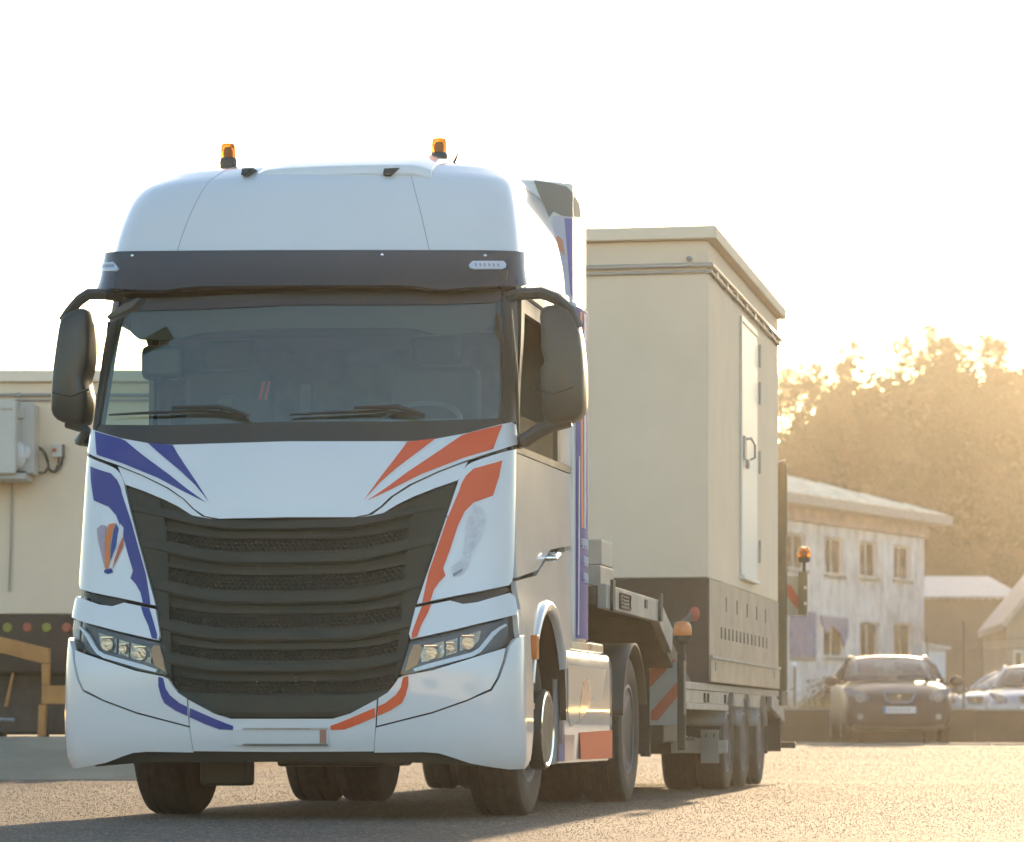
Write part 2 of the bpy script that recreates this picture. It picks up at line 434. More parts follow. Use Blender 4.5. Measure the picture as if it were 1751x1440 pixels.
for yy, px, row in sorted(pos, key=lambda q: q[1]):
    x = (px - CX) / FPX * yy
    k = rt.choice([0, 1, 2, 3, 4] if row else [1, 3, 3, 2, 0, 1])
    where = ['on the skyline of the hill', 'just below the hill skyline', 'halfway up the wooded hillside', 'low on the hillside behind the buildings'][row]
    cntr[row] = cntr.get(row, 0) + 1
    t = thing('tree', f'{KINDS[k]}, {ORD[cntr[row] - 1]} from the left {where}', 'tree', (x, yy, hhill(x, yy)), rt.uniform(0, 6.28), 'trees on the sunlit hillside')
    s = rt.uniform(.55, .85) * (.62 if row == 0 else .8); t.scale = (s, s, s * rt.uniform(.9, 1.15))
    for me, nm in ((TM[k][0], 'trunk'), (TM[k][1], 'crown')):
        o = bpy.data.objects.new(nm, me); COL.objects.link(o); o.parent = t
# undergrowth covering the slope as one mass
ug = MB()
for q in range(30000):
    yy = rt.uniform(144, 176); px = rt.uniform(1290, 1830); x = (px - CX) / FPX * yy
    z = hhill(x, yy) + abs(rt.gauss(0, 1)) * .9; s = rt.uniform(.12, .3)
    a = Vector((rt.uniform(-1, 1), rt.uniform(-1, 1), rt.uniform(-.6, 1))).normalized(); b2 = a.orthogonal().normalized(); cc = a.cross(b2)
    c = Vector((x, yy, z)); ug.add([c - b2 * s, c + cc * s * .6, c + b2 * s, c - cc * s * .6], [(0, 1, 2, 3)])
tag(ug.build('undergrowth', LEAF, weld=False, recalc=False, smooth=False), 'mass of scrub covering the hillside between the trees', 'undergrowth', kind='stuff')

# ------------------------------------------------------------------ old white two-storey house
PLASTER = bpy.data.materials.new('old_plaster'); PLASTER.use_nodes = True
_n = PLASTER.node_tree; _b = _n.nodes['Principled BSDF']; _tc = _n.nodes.new('ShaderNodeTexCoord')
_t = _n.nodes.new('ShaderNodeTexNoise'); _t.inputs['Scale'].default_value = 1.9; _t.inputs['Detail'].default_value = 9; _t.inputs['Roughness'].default_value = .7
_mp = _n.nodes.new('ShaderNodeMapping'); _mp.inputs['Scale'].default_value = (1, 1, .45)
_n.links.new(_tc.outputs['Object'], _mp.inputs[0]); _n.links.new(_mp.outputs[0], _t.inputs[0])
_c = _n.nodes.new('ShaderNodeValToRGB'); _n.links.new(_t.outputs[0], _c.inputs[0]); _e = _c.color_ramp.elements
_e[0].position = .30; _e[0].color = (.38, .34, .31, 1); _e[1].position = .6; _e[1].color = (.80, .77, .75, 1)
_q = _e.new(.47); _q.color = (.64, .60, .58, 1)
_n.links.new(_c.outputs[0], _b.inputs[0]); _b.inputs['Roughness'].default_value = .9
ROOFM = mat('fibre_roof', (.75, .67, .54), .7, var=.2, vscale=1.5)
EAVE = mat('eave_board', (.40, .36, .33), .8, var=.15)
FASC = mat('pink_cornice', (.42, .29, .24), .85, var=.2, vscale=2)
WFRAME = mat('window_frame', (.62, .60, .54), .7, var=.15)
PANE = glass('window_glass', (.35, .38, .36), 1.5)
INNER = mat('dark_room', (.045, .045, .04), .9)
CURT = mat('net_curtain', (.45, .43, .38), .9)
SHUT = mat('blue_shutter', (.10, .17, .33), .6, var=.25, vscale=3)
hd = math.atan((3997 - CX) / FPX)                     # direction of the facade, left to right
hP = W(1427, 1246, 110)
hroot = thing('old_house', 'old two storey house with peeling white plaster behind the parked cars', 'house', (hP.x, hP.y, .0), -(hd - math.pi / 2) - 0.0)
hroot.rotation_euler = (0, 0, math.pi / 2 - hd)
# local x along the facade to the right, local y away behind it
def hl(px, py):
    dx = (px - CX) / FPX; c, s = math.sin(hd), math.cos(hd)
    # hP + t*(sin,cos): x/y = dx
    t = (dx * hP.y - hP.x) / (c - dx * s)
    Y = hP.y + t * s
    return t, CH + (HZ - py) / FPX * Y
x1 = hl(1580, 1000)[0]
WINS = []
for cxp, w_, top, bot in ((1362, .86, 912, 974), (1427, .86, 919, 983), (1486, .86, 926, 988), (1543, .86, 933, 992), (1427, 1.0, 1064, 1124), (1488, .95, 1064, 1140), (1545, .95, 1066, 1140), (1371, 1.0, 1052, 1124)):
    t, zt = hl(cxp, top); zb = hl(cxp, bot)[1]; WINS.append((t - w_ / 2 * 1.8, t + w_ / 2 * 1.8, zb, zt))
X0H = -14.0; HT = hl(1427, 900)[1]
# front wall cut around the windows
def wallgrid(mb, x0, x1, z0, z1, holes, y0, y1):
    xc = sorted(set([x0, x1] + [h[0] for h in holes] + [h[1] for h in holes])); zc = sorted(set([z0, z1] + [h[2] for h in holes] + [h[3] for h in holes]))
    xc = [x for x in xc if x0 <= x <= x1]; zc = [z for z in zc if z0 <= z <= z1]
    for i in range(len(xc) - 1):
        for j in range(len(zc) - 1):
            mx_, mz = (xc[i] + xc[i + 1]) / 2, (zc[j] + zc[j + 1]) / 2
            if any(h[0] < mx_ < h[1] and h[2] < mz < h[3] for h in holes): continue
            mb.box(xc[i], xc[i + 1], y0, y1, zc[j], zc[j + 1])
mb = MB(); wallgrid(mb, X0H, x1, .3, HT, WINS, 0, .35); mb.build('wall', PLASTER, hroot, smooth=False)
mb = MB(); mb.box(x1 - .35, x1, .351, 9, .3, HT); mb.box(X0H, x1 - .36, 8.65, 9, .3, HT); mb.build('end_wall', PLASTER, hroot, smooth=False)
mb = MB(); mb.box(X0H, x1 - .4, 1.6, 1.7, .5, HT - .1); mb.build('room_partition', INNER, hroot, smooth=False)
for k, (a, b, zb, zt) in enumerate(WINS):
    mb = MB(); fr = .07
    mb.box(a, b, .12, .18, zb, zb + fr).box(a, b, .12, .18, zt - fr, zt).box(a, a + fr, .12, .18, zb + fr, zt - fr).box(b - fr, b, .12, .18, zb + fr, zt - fr)
    mb.box((a + b) / 2 - .045, (a + b) / 2 + .045, .12, .18, zb + fr, zt - fr)
    f = mb.build('window', WFRAME, hroot, smooth=False)
    for q in (0, 1):
        xa = a + fr if q == 0 else (a + b) / 2 + .045; xb = (a + b) / 2 - .045 if q == 0 else b - fr
        MB().box(xa, xb, .145, .155, zb + fr, zt - fr).build('pane', PANE, f, smooth=False)
    if k in (1, 2, 3, 5, 6):
        MB().box(a + .1 + .2 * (k % 2), a + .42 + .2 * (k % 2), .3, .33, zb + .05, zt - .05).build('curtain', CURT, f, smooth=False)
    MB().box(a - .06, b + .06, -.08, .12, zb - .1, zb - .002).build('sill', CONC, f, smooth=False)
# blue shutters: one closed pair left, one broken top remnant
a, b, zb, zt = WINS[7]
for q in (0, 1):
    xa = a - .1 + q * (b - a + .2) / 2
    s = MB().box(xa, xa + (b - a + .2) / 2 - .02, -.07, -.03, zb - .1, zt + .12).build('shutter', SHUT, hroot)
    for r in range(3): MB().box(xa + .05, xa + (b - a + .2) / 2 - .07, -.11, -.072, zb + .1 + r * (zt - zb - .2) / 2, zb + .2 + r * (zt - zb - .2) / 2).build('shutter_rail', SHUT, s)
a, b, zb, zt = WINS[4]
mb = MB(); mb.prism([(a - .3, -.05, zt + .18), (b + .15, -.05, zt + .15), (b + .12, -.05, zt - .45), (b - .2, -.05, zt - .75), (b - .5, -.05, zt - .35), (a + .6, -.05, zt - .12), (a + .2, -.05, zt - .38), (a - .2, -.05, zt - .1)], (0, .04, 0))
mb.build('torn_awning', SHUT, hroot, smooth=False)
# cornice, eave and hipped roof
mb = MB(); mb.box(X0H - .2, x1 + .12, -.12, 9.1, HT + .002, HT + .42); mb.build('cornice', FASC, hroot, smooth=False)
ez = HT + .45
mb = MB(); mb.box(X0H - .8, x1 + .75, -.75, 9.75, ez, ez + .28); mb.build('eave', EAVE, hroot, smooth=False)
mb = MB(); e1 = ez + .285; rx = x1 - 3.2; rh = 1.5
vs = [(X0H - .8, -.8, e1), (x1 + .8, -.8, e1), (x1 + .8, 9.8, e1), (X0H - .8, 9.8, e1), (X0H - .8, 4.5, e1 + rh), (rx, 4.5, e1 + rh)]
mb.add(vs, [(0, 1, 5, 4), (1, 2, 5), (2, 3, 4, 5), (0, 4, 3), (0, 3, 2, 1)])
rf = mb.build('roof', ROOFM, hroot, smooth=False)
for q in range(26):
    t0 = X0H - .6 + q * ((x1 + .6) - (X0H - .6)) / 26
    ym = 4.5 if t0 < rx else max(.3, -.8 + 5.3 * (x1 + .8 - t0) / (x1 + .8 - rx) )
    zm = e1 + rh * (ym + .8) / 5.3
    MB().tube([(t0, -.8, e1 + .02), (t0, ym, zm + .02)], .035, 5).build('roof_roll', ROOFM, rf)
# ------------------------------------------------------------------ grey outbuilding, gabled house at the right, small shed
GREYW = mat('grey_render', (.115, .10, .088), .9, var=.15, vscale=1.2)
SHEETR = mat('bright_sheet_roof', (.36, .34, .33), .5, var=.1)
p = W(1660, 1246, 128)
g = thing('grey_outbuilding', 'long dark grey outbuilding with thin pale roof right of the white house', 'building', (p.x, p.y, 0), R(4))
zt = CH + (HZ - 1024) / FPX * 128; z2 = CH + (HZ - 1004) / FPX * 128
MB().box(-4.5, 1.72, 0, 7, .6, zt).build('wall', GREYW, g, smooth=False)
mb = MB(); mb.prism([(-4.7, -.3, zt + .003), (1.95, -.3, zt + .003), (1.3, 3, z2 + .45), (-4.7, 3, z2 + .45)], (0, 0, .08)); mb.prism([(-4.7, 3.0, z2 + .45), (1.3, 3.0, z2 + .45), (1.95, 7.4, zt), (-4.7, 7.4, zt)], (0, 0, .08))
rfo = mb.build('roof', SHEETR, g, smooth=False)
for q in range(22):
    MB().box(-4.6 + q * .29, -4.52 + q * .29, -.33, -.31, zt - .04, zt + .09).build('roof_rib', SHEETR, rfo, smooth=False)
p = W(1751, 1246, 112); TANW = mat('tan_render', (.30, .25, .20), .9, var=.15, vscale=.8)
g = thing('gabled_house', 'tan house with a steep gable edge cut off by the right of the photo', 'house', (p.x, p.y, 0), R(-3))
s = 112 / FPX
def gz(py): return CH + (HZ - py) * s
mb = MB(); mb.prism([((1722 - 1751) * s, 0, .6), ((1722 - 1751) * s, 0, gz(1068)), (60 * s, 0, gz(960)), ((1722 - 1751 + 190) * s, 0, gz(1068)), ((1722 - 1751 + 190) * s, 0, .6)], (0, 9, 0)); mb.build('wall', TANW, g, smooth=False)
mb = MB(); mb.prism([((1714 - 1751) * s, -.4, gz(1077)), (60 * s, -.4, gz(953)), (60 * s, -.4, gz(944)), ((1712 - 1751) * s, -.4, gz(1066))], (0, 9.8, 0))
mb.prism([(60.1 * s, -.4, gz(953)), ((1722 - 1751 + 200) * s, -.4, gz(1077)), ((1722 - 1751 + 202) * s, -.4, gz(1066)), (60.1 * s, -.4, gz(944))], (0, 9.8, 0)); mb.build('roof', EAVE, g, smooth=False)
f = MB().box((1733 - 1751) * s, (1749 - 1751) * s, -.06, .0 - .003, gz(1155), gz(1112)).build('window', WFRAME, g, smooth=False)
MB().box((1736 - 1751) * s, (1746 - 1751) * s, -.075, -.062, gz(1150), gz(1116)).build('pane', PANE, f, smooth=False)
p = W(1598, 1246, 100); WSH = mat('pale_shed', (.55, .58, .62), .7, var=.08)
g = thing('garden_shed', 'small pale blue lean-to shed at the foot of the white house', 'shed', (p.x, p.y, 0), 0)
s = 100 / FPX
def gz(py): return CH + (HZ - py) * s
MB().prism([(-22 * s, 0, .7), (-22 * s, 0, gz(1102)), (19 * s, 0, gz(1109)), (19 * s, 0, .7)], (0, 2.5, 0)).build('wall', WSH, g, smooth=False)
MB().prism([(-24 * s, -.2, gz(1102) + .004), (26 * s, -.2, gz(1110)), (26 * s, -.2, gz(1107)), (-24 * s, -.2, gz(1099))], (0, 2.9, 0)).build('roof', WSH, g, smooth=False)
MB().box(-8 * s, 10 * s, -.03, -.002, .9, gz(1125)).build('door', SHUT if False else WSH, g, smooth=False)
# posts and fence wires beyond the wall
POSTM = mat('dark_post', (.06, .055, .05), .7)
def fpost(px, Z, top, r, label, cat='post', name='fence_post', cap=False, group=None):
    p = W(px, 1246, Z); t = thing(name, label, cat, (p.x, p.y, hfield(p.x, p.y) - .1), 0, group)
    z1_ = CH + (HZ - top) / FPX * Z - (hfield(p.x, p.y) - .1)
    MB().tube([(0, 0, 0), (0, 0, z1_)], r, 8).build('pole', POSTM, t)
    if cap: MB().ell((0, 0, z1_ + .04), (.055, .055, .06), 10, 6).build('lamp_globe', mat('white_globe', (.8, .8, .78), .3), t)
    return t
fpost(1648, 66, 1062, .028, 'tall thin dark post standing just behind the low wall, right of the dark hatchback', cap=False)
fpost(1359, 66, 1140, .024, 'short dark bollard light with a white top behind the trailer', 'bollard', 'bollard_light', True)
wires = thing('wire_fence', 'thin wire strung between far posts in front of the grey outbuilding', 'fence', W(1600, 1246, 66.2), 0)
for py in (1112, 1095):
    pts = [W(1585 + i * 30, py + 2 * math.sin(i * .9) - i * .3, 66.2) - wires.location for i in range(8)]
    MB().tube(pts, .006, 4).build('wire', POSTM, wires)
for px in (1585, 1795):
    q = W(px, 1246, 66.2) - wires.location
    MB().tube([(q.x, q.y, .4 - wires.location.z), (q.x, q.y, CH + (HZ - 1085) / FPX * 66.2 - wires.location.z)], .02, 6).build('post', POSTM, wires)
# dry weeds along the wall
wd = MB(); rw = random.Random(9)
WEED = leafmat('dry_weeds', (.26, .19, .07)); 
for q in range(5200):
    if q < 2600: x = rw.uniform(4.2, 6.6); hgt = abs(rw.gauss(.18, .2))
    else: x = rw.uniform(8.6, 14); hgt = abs(rw.gauss(.06, .06))
    y = rw.uniform(60.3, 63); z0 = hfield(x, y)+.02
    a = rw.uniform(0, 6.28); lx = rw.uniform(-.12, .12); w_ = rw.uniform(.01, .03)
    wd.add([(x - w_, y, z0), (x + w_, y, z0), (x + lx, y + rw.uniform(-.1, .1), z0 + .2 + hgt)], [(0, 1, 2)])
tag(wd.build('weeds', WEED, weld=False, recalc=False, smooth=False), 'dry yellow weeds growing behind the low wall', 'weeds', kind='stuff')
# a few taller shrubs in front of the house
SH = LEAF2
for px, Z, hh, ww, lab in ((1400, 72, 1.0, .55, 'reddish dry bush in front of the white house, left of the hatchback'), (1605, 80, 1.1, .9, 'low olive bush beside the pale shed'), (1672, 84, .9, 1.0, 'low bush between the grey outbuilding and the silver cars'), (1418, 63.5, .75, .42, 'yellowish shrub growing up behind the wall at the mirror of the hatchback')):
    p = W(px, 1246, Z); z0 = hfield(p.x, p.y)
    t = thing('bush', lab, 'bush', (p.x, p.y, z0), 0, None)
    f = MB(); st = MB(); rb = random.Random(int(px))
    for q in range(14):
        a = rb.uniform(0, 6.28); e = Vector((math.cos(a) * ww * rb.uniform(.2, 1), math.sin(a) * ww * rb.uniform(.2, 1), hh * rb.uniform(.5, 1.1)))
        st.tube([(0, 0, -.05), e * .5 + Vector((0, 0, .1)), e], [.015, .01, .004], 4, cap=False)
        for k in range(60):
            c = e * rb.uniform(.35, 1.05) + Vector((rb.gauss(0, .1), rb.gauss(0, .1), rb.gauss(0, .1))); s_ = rb.uniform(.02, .05)
            d = Vector((rb.uniform(-1, 1), rb.uniform(-1, 1), rb.uniform(-1, 1))).normalized(); b2 = d.orthogonal().normalized(); cc = d.cross(b2)
            f.add([c - b2 * s_, c + cc * s_ * .6, c + b2 * s_, c - cc * s_ * .6], [(0, 1, 2, 3)])
    st.build('stems', BARK, t, weld=False, recalc=False); f.build('leaves', SH if px != 1605 else LEAF, t, weld=False, recalc=False, smooth=False)

# ------------------------------------------------------------------ cars
def make_car(name, label, loc, rot, paint, detail=True, L=4.3, Wd=1.77, H=1.45, group=None, glasscol=(.45, .52, .50)):
    t = thing(name, label, 'car', loc, rot, group)
    hw = Wd / 2
    # side profile: bonnet/waist height and body stations (front at y=0)
    st = [(0.0, .30, .50, .62, .80), (.04, .25, .62, .70, .90), (.14, .2, .72, .79, .96), (.45, .18, .80, .90, .995), (.9, .18, .88, .97, 1.0), (1.35, .18, .93, 1.01, 1.0), (2.2, .18, .95, 1.02, 1.0), (3.2, .18, .98, 1.04, 1.0), (3.95, .22, .98, 1.03, .97), (4.22, .28, .92, .95, .92), (L, .36, .8, .84, .86)]
    mb = MB(); secs = []
    for (y, zb, zs, zt, wf) in st:
        w_ = hw * wf; sec = []
        half = [(0, zb), (w_ * .8, zb), (w_ * .96, zb + .08), (w_, zb + .22), (w_ * 1.0, (zb + zs) / 2 + .08), (w_ * .985, zs - .05), (w_ * .93, zs + .02), (w_ * .72, zt - .012), (w_ * .4, zt + .008), (0, zt + .015)]
        ring = half + [(-x, z) for x, z in half[-2:0:-1]]
        secs.append([(x, y, z) for x, z in ring])
    mb.loft(secs)
    body = mb.build('body', paint, t, ang=180, weld=False)
    sub = body.modifiers.new('subd', 'SUBSURF'); sub.levels = 2; sub.render_levels = 2
    # greenhouse
    gl = glass('car_glass', glasscol, 1.5)
    zr = H
    def gh(y): # half width at beltline, half width at roof, roof z
        return
    belt = [(1.12, .93, .78), (1.95, .93, .80), (3.0, .93, .80), (3.9, .9, .76)]
    A0 = (hw * .88, 1.10, 1.0); A1 = (hw * .66, 1.95, zr - .06); B0 = (hw * .93, 2.6, 1.03); B1 = (hw * .70, 2.6, zr - .03); C0 = (hw * .86, 3.95, 1.06); C1 = (hw * .62, 3.5, zr - .08)
    rp = MB()
    def rfn(a, b):
        y = 1.93 + b * 1.62; tt = abs(2 * a - 1); w_ = hw * (.67 + .03 * math.sin(math.pi * b))
        z = zr - .055 + .055 * math.sin(math.pi * min(1, b * .9 + .08)) - .05 * tt ** 3
        return ((2 * a - 1) * w_, y, z)
    rp.grid(rfn, 12, 10); ro = rp.build('roof', paint, t, ang=180); so = ro.modifiers.new('solid', 'SOLIDIFY'); so.thickness = .05; so.offset = -1
    for s in (-1, 1):
        def M_(p): return Vector((p[0] * s, p[1], p[2]))
        pi = MB()
        pi.tube([M_(A0), M_((hw * .78, 1.5, 1.24)), M_(A1), M_((hw * .69, 2.3, zr - .045)), M_(B1), M_((hw * .66, 3.2, zr - .06)), M_(C1), M_(C0)], [.042, .040, .038, .035, .035, .04, .06, .09], 6)
        pi.build('pillar', paint, t)
        pi = MB(); pi.tube([M_(B0), M_(B1)], .04, 6); pi.build('door_pillar', BLACKG, t)
        w = MB(); w.add([M_(A0), M_(B0), M_(B1), M_(A1)], [(0, 1, 2, 3)]); w.add([M_(B0), M_(C0), M_(C1), M_(B1)], [(0, 1, 2, 3)]); w.build('side_window', gl, t, smooth=False)
    def wfn(a, b):
        x = 2 * a - 1; p0 = Vector((hw * .86 * x, 1.06 - .14 * (1 - x * x), 1.0)); p1 = Vector((hw * .65 * x, 1.92 - .08 * (1 - x * x), zr - .065 + .012 * (1 - x * x)))
        return p0.lerp(p1, b) + Vector((0, -.02, .02)) * math.sin(math.pi * b)
    w = MB(); w.grid(wfn, 12, 8); w.build('windscreen', gl, t)
    w = MB(); w.grid(lambda a, b: Vector((hw * .84 * (2 * a - 1), 3.98, 1.05)).lerp(Vector((hw * .6 * (2 * a - 1), 3.52, zr - .09)), b), 4, 3); w.build('rear_window', gl, t)
    # interior
    seat = mat('car_seat', (.03, .03, .032), .8)
    for s in (-.37, .37):
        m_ = MB(); m_.box(s - .24, s + .24, 2.25, 2.42, .5, 1.12).box(s - .13, s + .13, 2.28, 2.38, 1.15, 1.33); m_.build('seat', seat, t, bevel=.04)
    MB().box(-hw * .8, hw * .8, 1.25, 1.6, .7, .98).build('dashboard', seat, t, bevel=.04)
    MB().box(-hw * .7, hw * .7, 3.2, 3.4, .5, 1.08).build('rear_bench', seat, t, bevel=.04)
    # wheels
    for s in (-1, 1):
        for y in (.82, 3.42):
            wh = MB(); wh.lathe((s * (hw - .10), y, .31), (s, 0, 0), [(.20, -.1), (.29, -.1), (.312, -.07), (.312, .06), (.29, .09), (.21, .095)], 28); w0 = wh.build('wheel', RUBBER, t)
            rm = MB(); rm.lathe((s * (hw - .10), y, .31), (s, 0, 0), [(.205, .06), (.21, .096), (.19, .098), (.17, .05), (.06, .07), (.02, .085)], 24); rm.build('rim', STEELR, w0)
    if detail:
        lens = mat('lamp_lens', (.24, .25, .26), .2, metal=.4)
        for s in (-1, 1):
            h = MB(); h.prism([(s * hw * .56, .02, .66), (s * hw * .86, .12, .74), (s * hw * .99, .40, .86), (s * hw * .95, .42, .9), (s * hw * .66, .22, .83), (s * hw * .52, .06, .74)], (0, .06, 0)); hl_ = h.build('headlight', mat('head_dark', (.10, .11, .12), .15, coat=1), t, bevel=.01)
            q = MB(); q.lathe((s * hw * .70, .045, .735), (0, -1, 0), [(.085, 0), (.085, .03), (.075, .03), (.06, .012), (.0001, .02)], 20); q.build('lamp_ring', lens, hl_)
            m_ = MB(); m_.ell((s * (hw + .13), 1.12, 1.0), (.12, .07, .085), 14, 8).tube([(s * (hw * .9), 1.16, .96), (s * (hw + .08), 1.13, .98)], .022, 6); m_.build('mirror', paint, t)
            m_ = MB(); m_.lathe((s * hw * .70, .02, .42), (0, -1, 0), [(.05, 0), (.05, .025), (.0001, .03)], 14); m_.build('fog_lamp', lens, t)
        g_ = MB(); out = [(-.25, .79), (-.2, .815), (.2, .815), (.25, .79), (.2, .68), (.14, .645), (-.14, .645), (-.2, .68)]
        ring = [Vector((x, -.005, z)) for x, z in out]; g_.tube(ring + [ring[0], ring[1]], .013, 6, cap=False); gr = g_.build('grille_surround', CHROME, t)
        MB().prism([(x * .96, .0, z) for x, z in out], (0, .05, 0)).build('grille', BLACKP, gr)
        # small curved emblem of two strokes
        e = MB(); e.tube([(.035, -.01, .752), (.0, -.012, .762), (-.032, -.012, .748), (-.02, -.012, .733), (.036, -.01, .733)], .008, 5); e.tube([(-.036, -.01, .727), (.02, -.012, .727), (.032, -.012, .712), (0, -.012, .698), (-.035, -.01, .708)], .008, 5)
        e.build('emblem', CHROME, gr)
        pl = MB().box(-.26, .26, -.045, -.035, .475, .58).build('number_plate', mat('plate_white', (.62, .63, .64), .4), t)
        MB().box(-.26, -.215, -.048, -.0455, .476, .579).build('plate_band', mat('plate_blue', (.05, .16, .42), .4), pl)
        # unreadable plate characters, as worn as they look in the photograph
        xs_ = -.18
        for w_ in (.035, .03, .012, .035, .03, .035, .012, .032, .034):
            MB().box(xs_, xs_ + w_ * .7, -.048, -.0455, .50, .555).build('character', mat('plate_ink', (.33, .33, .34), .5) if xs_ < -.17 else bpy.data.materials['plate_ink'], pl); xs_ += w_ + .012
        MB().prism([(-hw * .6, .03, .36), (hw * .6, .03, .36), (hw * .66, .03, .46), (hw * .3, .02, .47), (-hw * .3, .02, .47), (-hw * .66, .03, .46)], (0, .05, 0)).build('lower_grille', BLACKP, t)
        MB().box(-hw * .82, hw * .82, .04, .2, .22, .30).build('front_lip', BLACKP, t, bevel=.02)
        for k in range(2):
            MB().tube([(-.55 + k * .75, 1.02, 1.01), (-.05 + k * .65, 1.0, 1.02)], .01, 5).build('wiper', BLACKP, t)
    return t
CARD = mat('dark_blue_grey_paint', (.010, .013, .022), .5, coat=.12, spec=.3)
CARS = mat('silver_paint', (.30, .32, .36), .4, metal=.3, coat=.4)
cz = hground(6.4, 57)
make_car('dark_hatchback', 'dark grey blue hatchback parked facing the camera in front of the low wall', ((1538 - CX) / FPX * 55.2, 55.2, cz), R(-1.6), CARD, group='parked cars')
p = W(1762, 1246, 72); make_car('silver_car', 'silver car at the right edge of the photo, seen over the low wall', (p.x, p.y, hfield(p.x, p.y)), R(-10), CARS, True, H=1.5, group='parked cars')
p = W(1668, 1246, 79); make_car('silver_car', 'silver car with sloping windscreen behind the wall, between thin post and rightmost car', (p.x, p.y, hfield(p.x, p.y)), R(-38), CARS, True, group='parked cars')
p = W(1668, 1246, 98); make_car('reddish_car', 'far reddish car with sunlit roof behind the silver cars', (p.x, p.y, hfield(p.x, p.y)), R(80), mat('dull_red_paint', (.22, .09, .05), .3, coat=.8), False, group='parked cars')

# unseen buildings added behind the camera for the truck's paint and glass to mirror
for (x0, y0, w_, h_, d_, lab, col) in ((-16, -34, 22, 6.0, 9, 'long cream building added behind the camera, showing only as reflections in the truck', (.55, .47, .36)), (12, -42, 16, 7.5, 10, 'taller grey building added behind the camera, showing only as reflections in the truck', (.42, .40, .38))):
    g = thing('unseen_building', lab, 'building', (x0, y0, -.3), 0)
    wm = mat('unseen_wall', col, .85, var=.1, vscale=.5)
    hs = [(2 + k * 3.6 - w_ / 2 + .0, 3.4 + k * 3.6 - w_ / 2, 1.4, 2.9) for k in range(int((w_ - 3) / 3.6) + 1)]
    mb = MB(); wallgrid(mb, -w_ / 2, w_ / 2, 0, h_, hs, -.3, 0); mb.box(-w_ / 2, w_ / 2, -d_, -.31, 0, h_ - .01); mb.build('wall', wm, g, smooth=False)
    MB().box(-w_ / 2 - .3, w_ / 2 + .3, -d_ - .3, .3, h_ + .002, h_ + .25).build('roof', EAVE, g, smooth=False)
    for a, b, z0, z1 in hs:
        MB().box(a + .02, b - .02, -.25, -.2, z0 + .02, z1 - .02).build('window', INNER, g, smooth=False)
# ================================================================== TRACTOR UNIT
def pchip(tab):
    xs_ = [r[0] for r in tab]; n = len(xs_); k = len(tab[0]) - 1; cols = []
    for c in range(1, k + 1):
        y = [r[c] for r in tab]; h = [xs_[i + 1] - xs_[i] for i in range(n - 1)]; d = [(y[i + 1] - y[i]) / h[i] for i in range(n - 1)]
        m = [d[0]] + [0 if d[i - 1] * d[i] <= 0 else 2 * d[i - 1] * d[i] / (d[i - 1] + d[i]) for i in range(1, n - 1)] + [d[-1]]
        cols.append((y, m, h))
    def f(x):
        x = max(xs_[0], min(xs_[-1], x)); i = 0
        while i < n - 2 and x > xs_[i + 1]: i += 1
        out = []
        for y, m, h in cols:
            t = (x - xs_[i]) / h[i]; t2 = t * t; t3 = t2 * t
            out.append(y[i] * (2 * t3 - 3 * t2 + 1) + h[i] * m[i] * (t3 - 2 * t2 + t) + y[i + 1] * (-2 * t3 + 3 * t2) + h[i] * m[i + 1] * (t3 - t2))
        return out
    return f
VR = 2.12
# z: front half width, rear half width, front depth, corner radius, bow
CABT = pchip([(.25, 1.27, 1.28, .10, .18, .07), (.37, 1.30, 1.30, .03, .19, .07), (.50, 1.305, 1.30, 0.0, .20, .07), (.80, 1.30, 1.29, -.01, .20, .075), (1.10, 1.285, 1.285, .02, .20, .08), (1.3, 1.26, 1.28, .045, .20, .08), (1.66, 1.245, 1.275, .075, .20, .085), (2.05, 1.235, 1.27, .12, .19, .10), (2.20, 1.23, 1.27, .165, .18, .115), (2.65, 1.225, 1.268, .335, .18, .125), (3.0, 1.205, 1.265, .47, .20, .12), (3.13, 1.195, 1.262, .50, .21, .12), (3.35, 1.18, 1.26, .545, .24, .12)])
def section(t, s, wf, wr, vf, Rr, bow, VR=VR):
    ub = wf - Rr; vb = vf + bow; slope = 2 * bow / ub
    if t <= 1: u = t * ub; v = vf + bow * t * t
    else:
        v2 = vb + Rr
        def side(v): return wf + (wr - wf) * (v - v2) / (VR - v2)
        vc = vb + slope * Rr
        for _ in range(2): uc = side(vc); vc = vb + slope * (uc - ub)
        if t <= 2:
            q = t - 1; w0, w1, w2 = (1 - q) ** 2, 2 * q * (1 - q) * .78, q * q; S = w0 + w1 + w2
            u = (ub * w0 + uc * w1 + wf * w2) / S; v = (vb * w0 + vc * w1 + v2 * w2) / S
        else:
            v = v2 + (VR - v2) * (t - 2); u = side(v)
    return u * s, v
def cab0(a, z):
    s = 1 if a >= 0 else -1
    u, v = section(abs(a), s, *CABT(z))
    return Vector((u, v, z))
def cab(a, z, off=0.0):
    p = cab0(a, z)
    if off:
        e = 1e-3
        n = (cab0(a + e, z) - cab0(a - e, z)).cross(cab0(a, z + e) - cab0(a, z - e)).normalized()
        p = p + n * off
    return p
def aside(v, z, s=1):                                # side position v -> parameter a
    wf, wr, vf, Rr, bow = CABT(z); v2 = vf + bow + Rr
    return s * (2 + (v - v2) / (VR - v2))
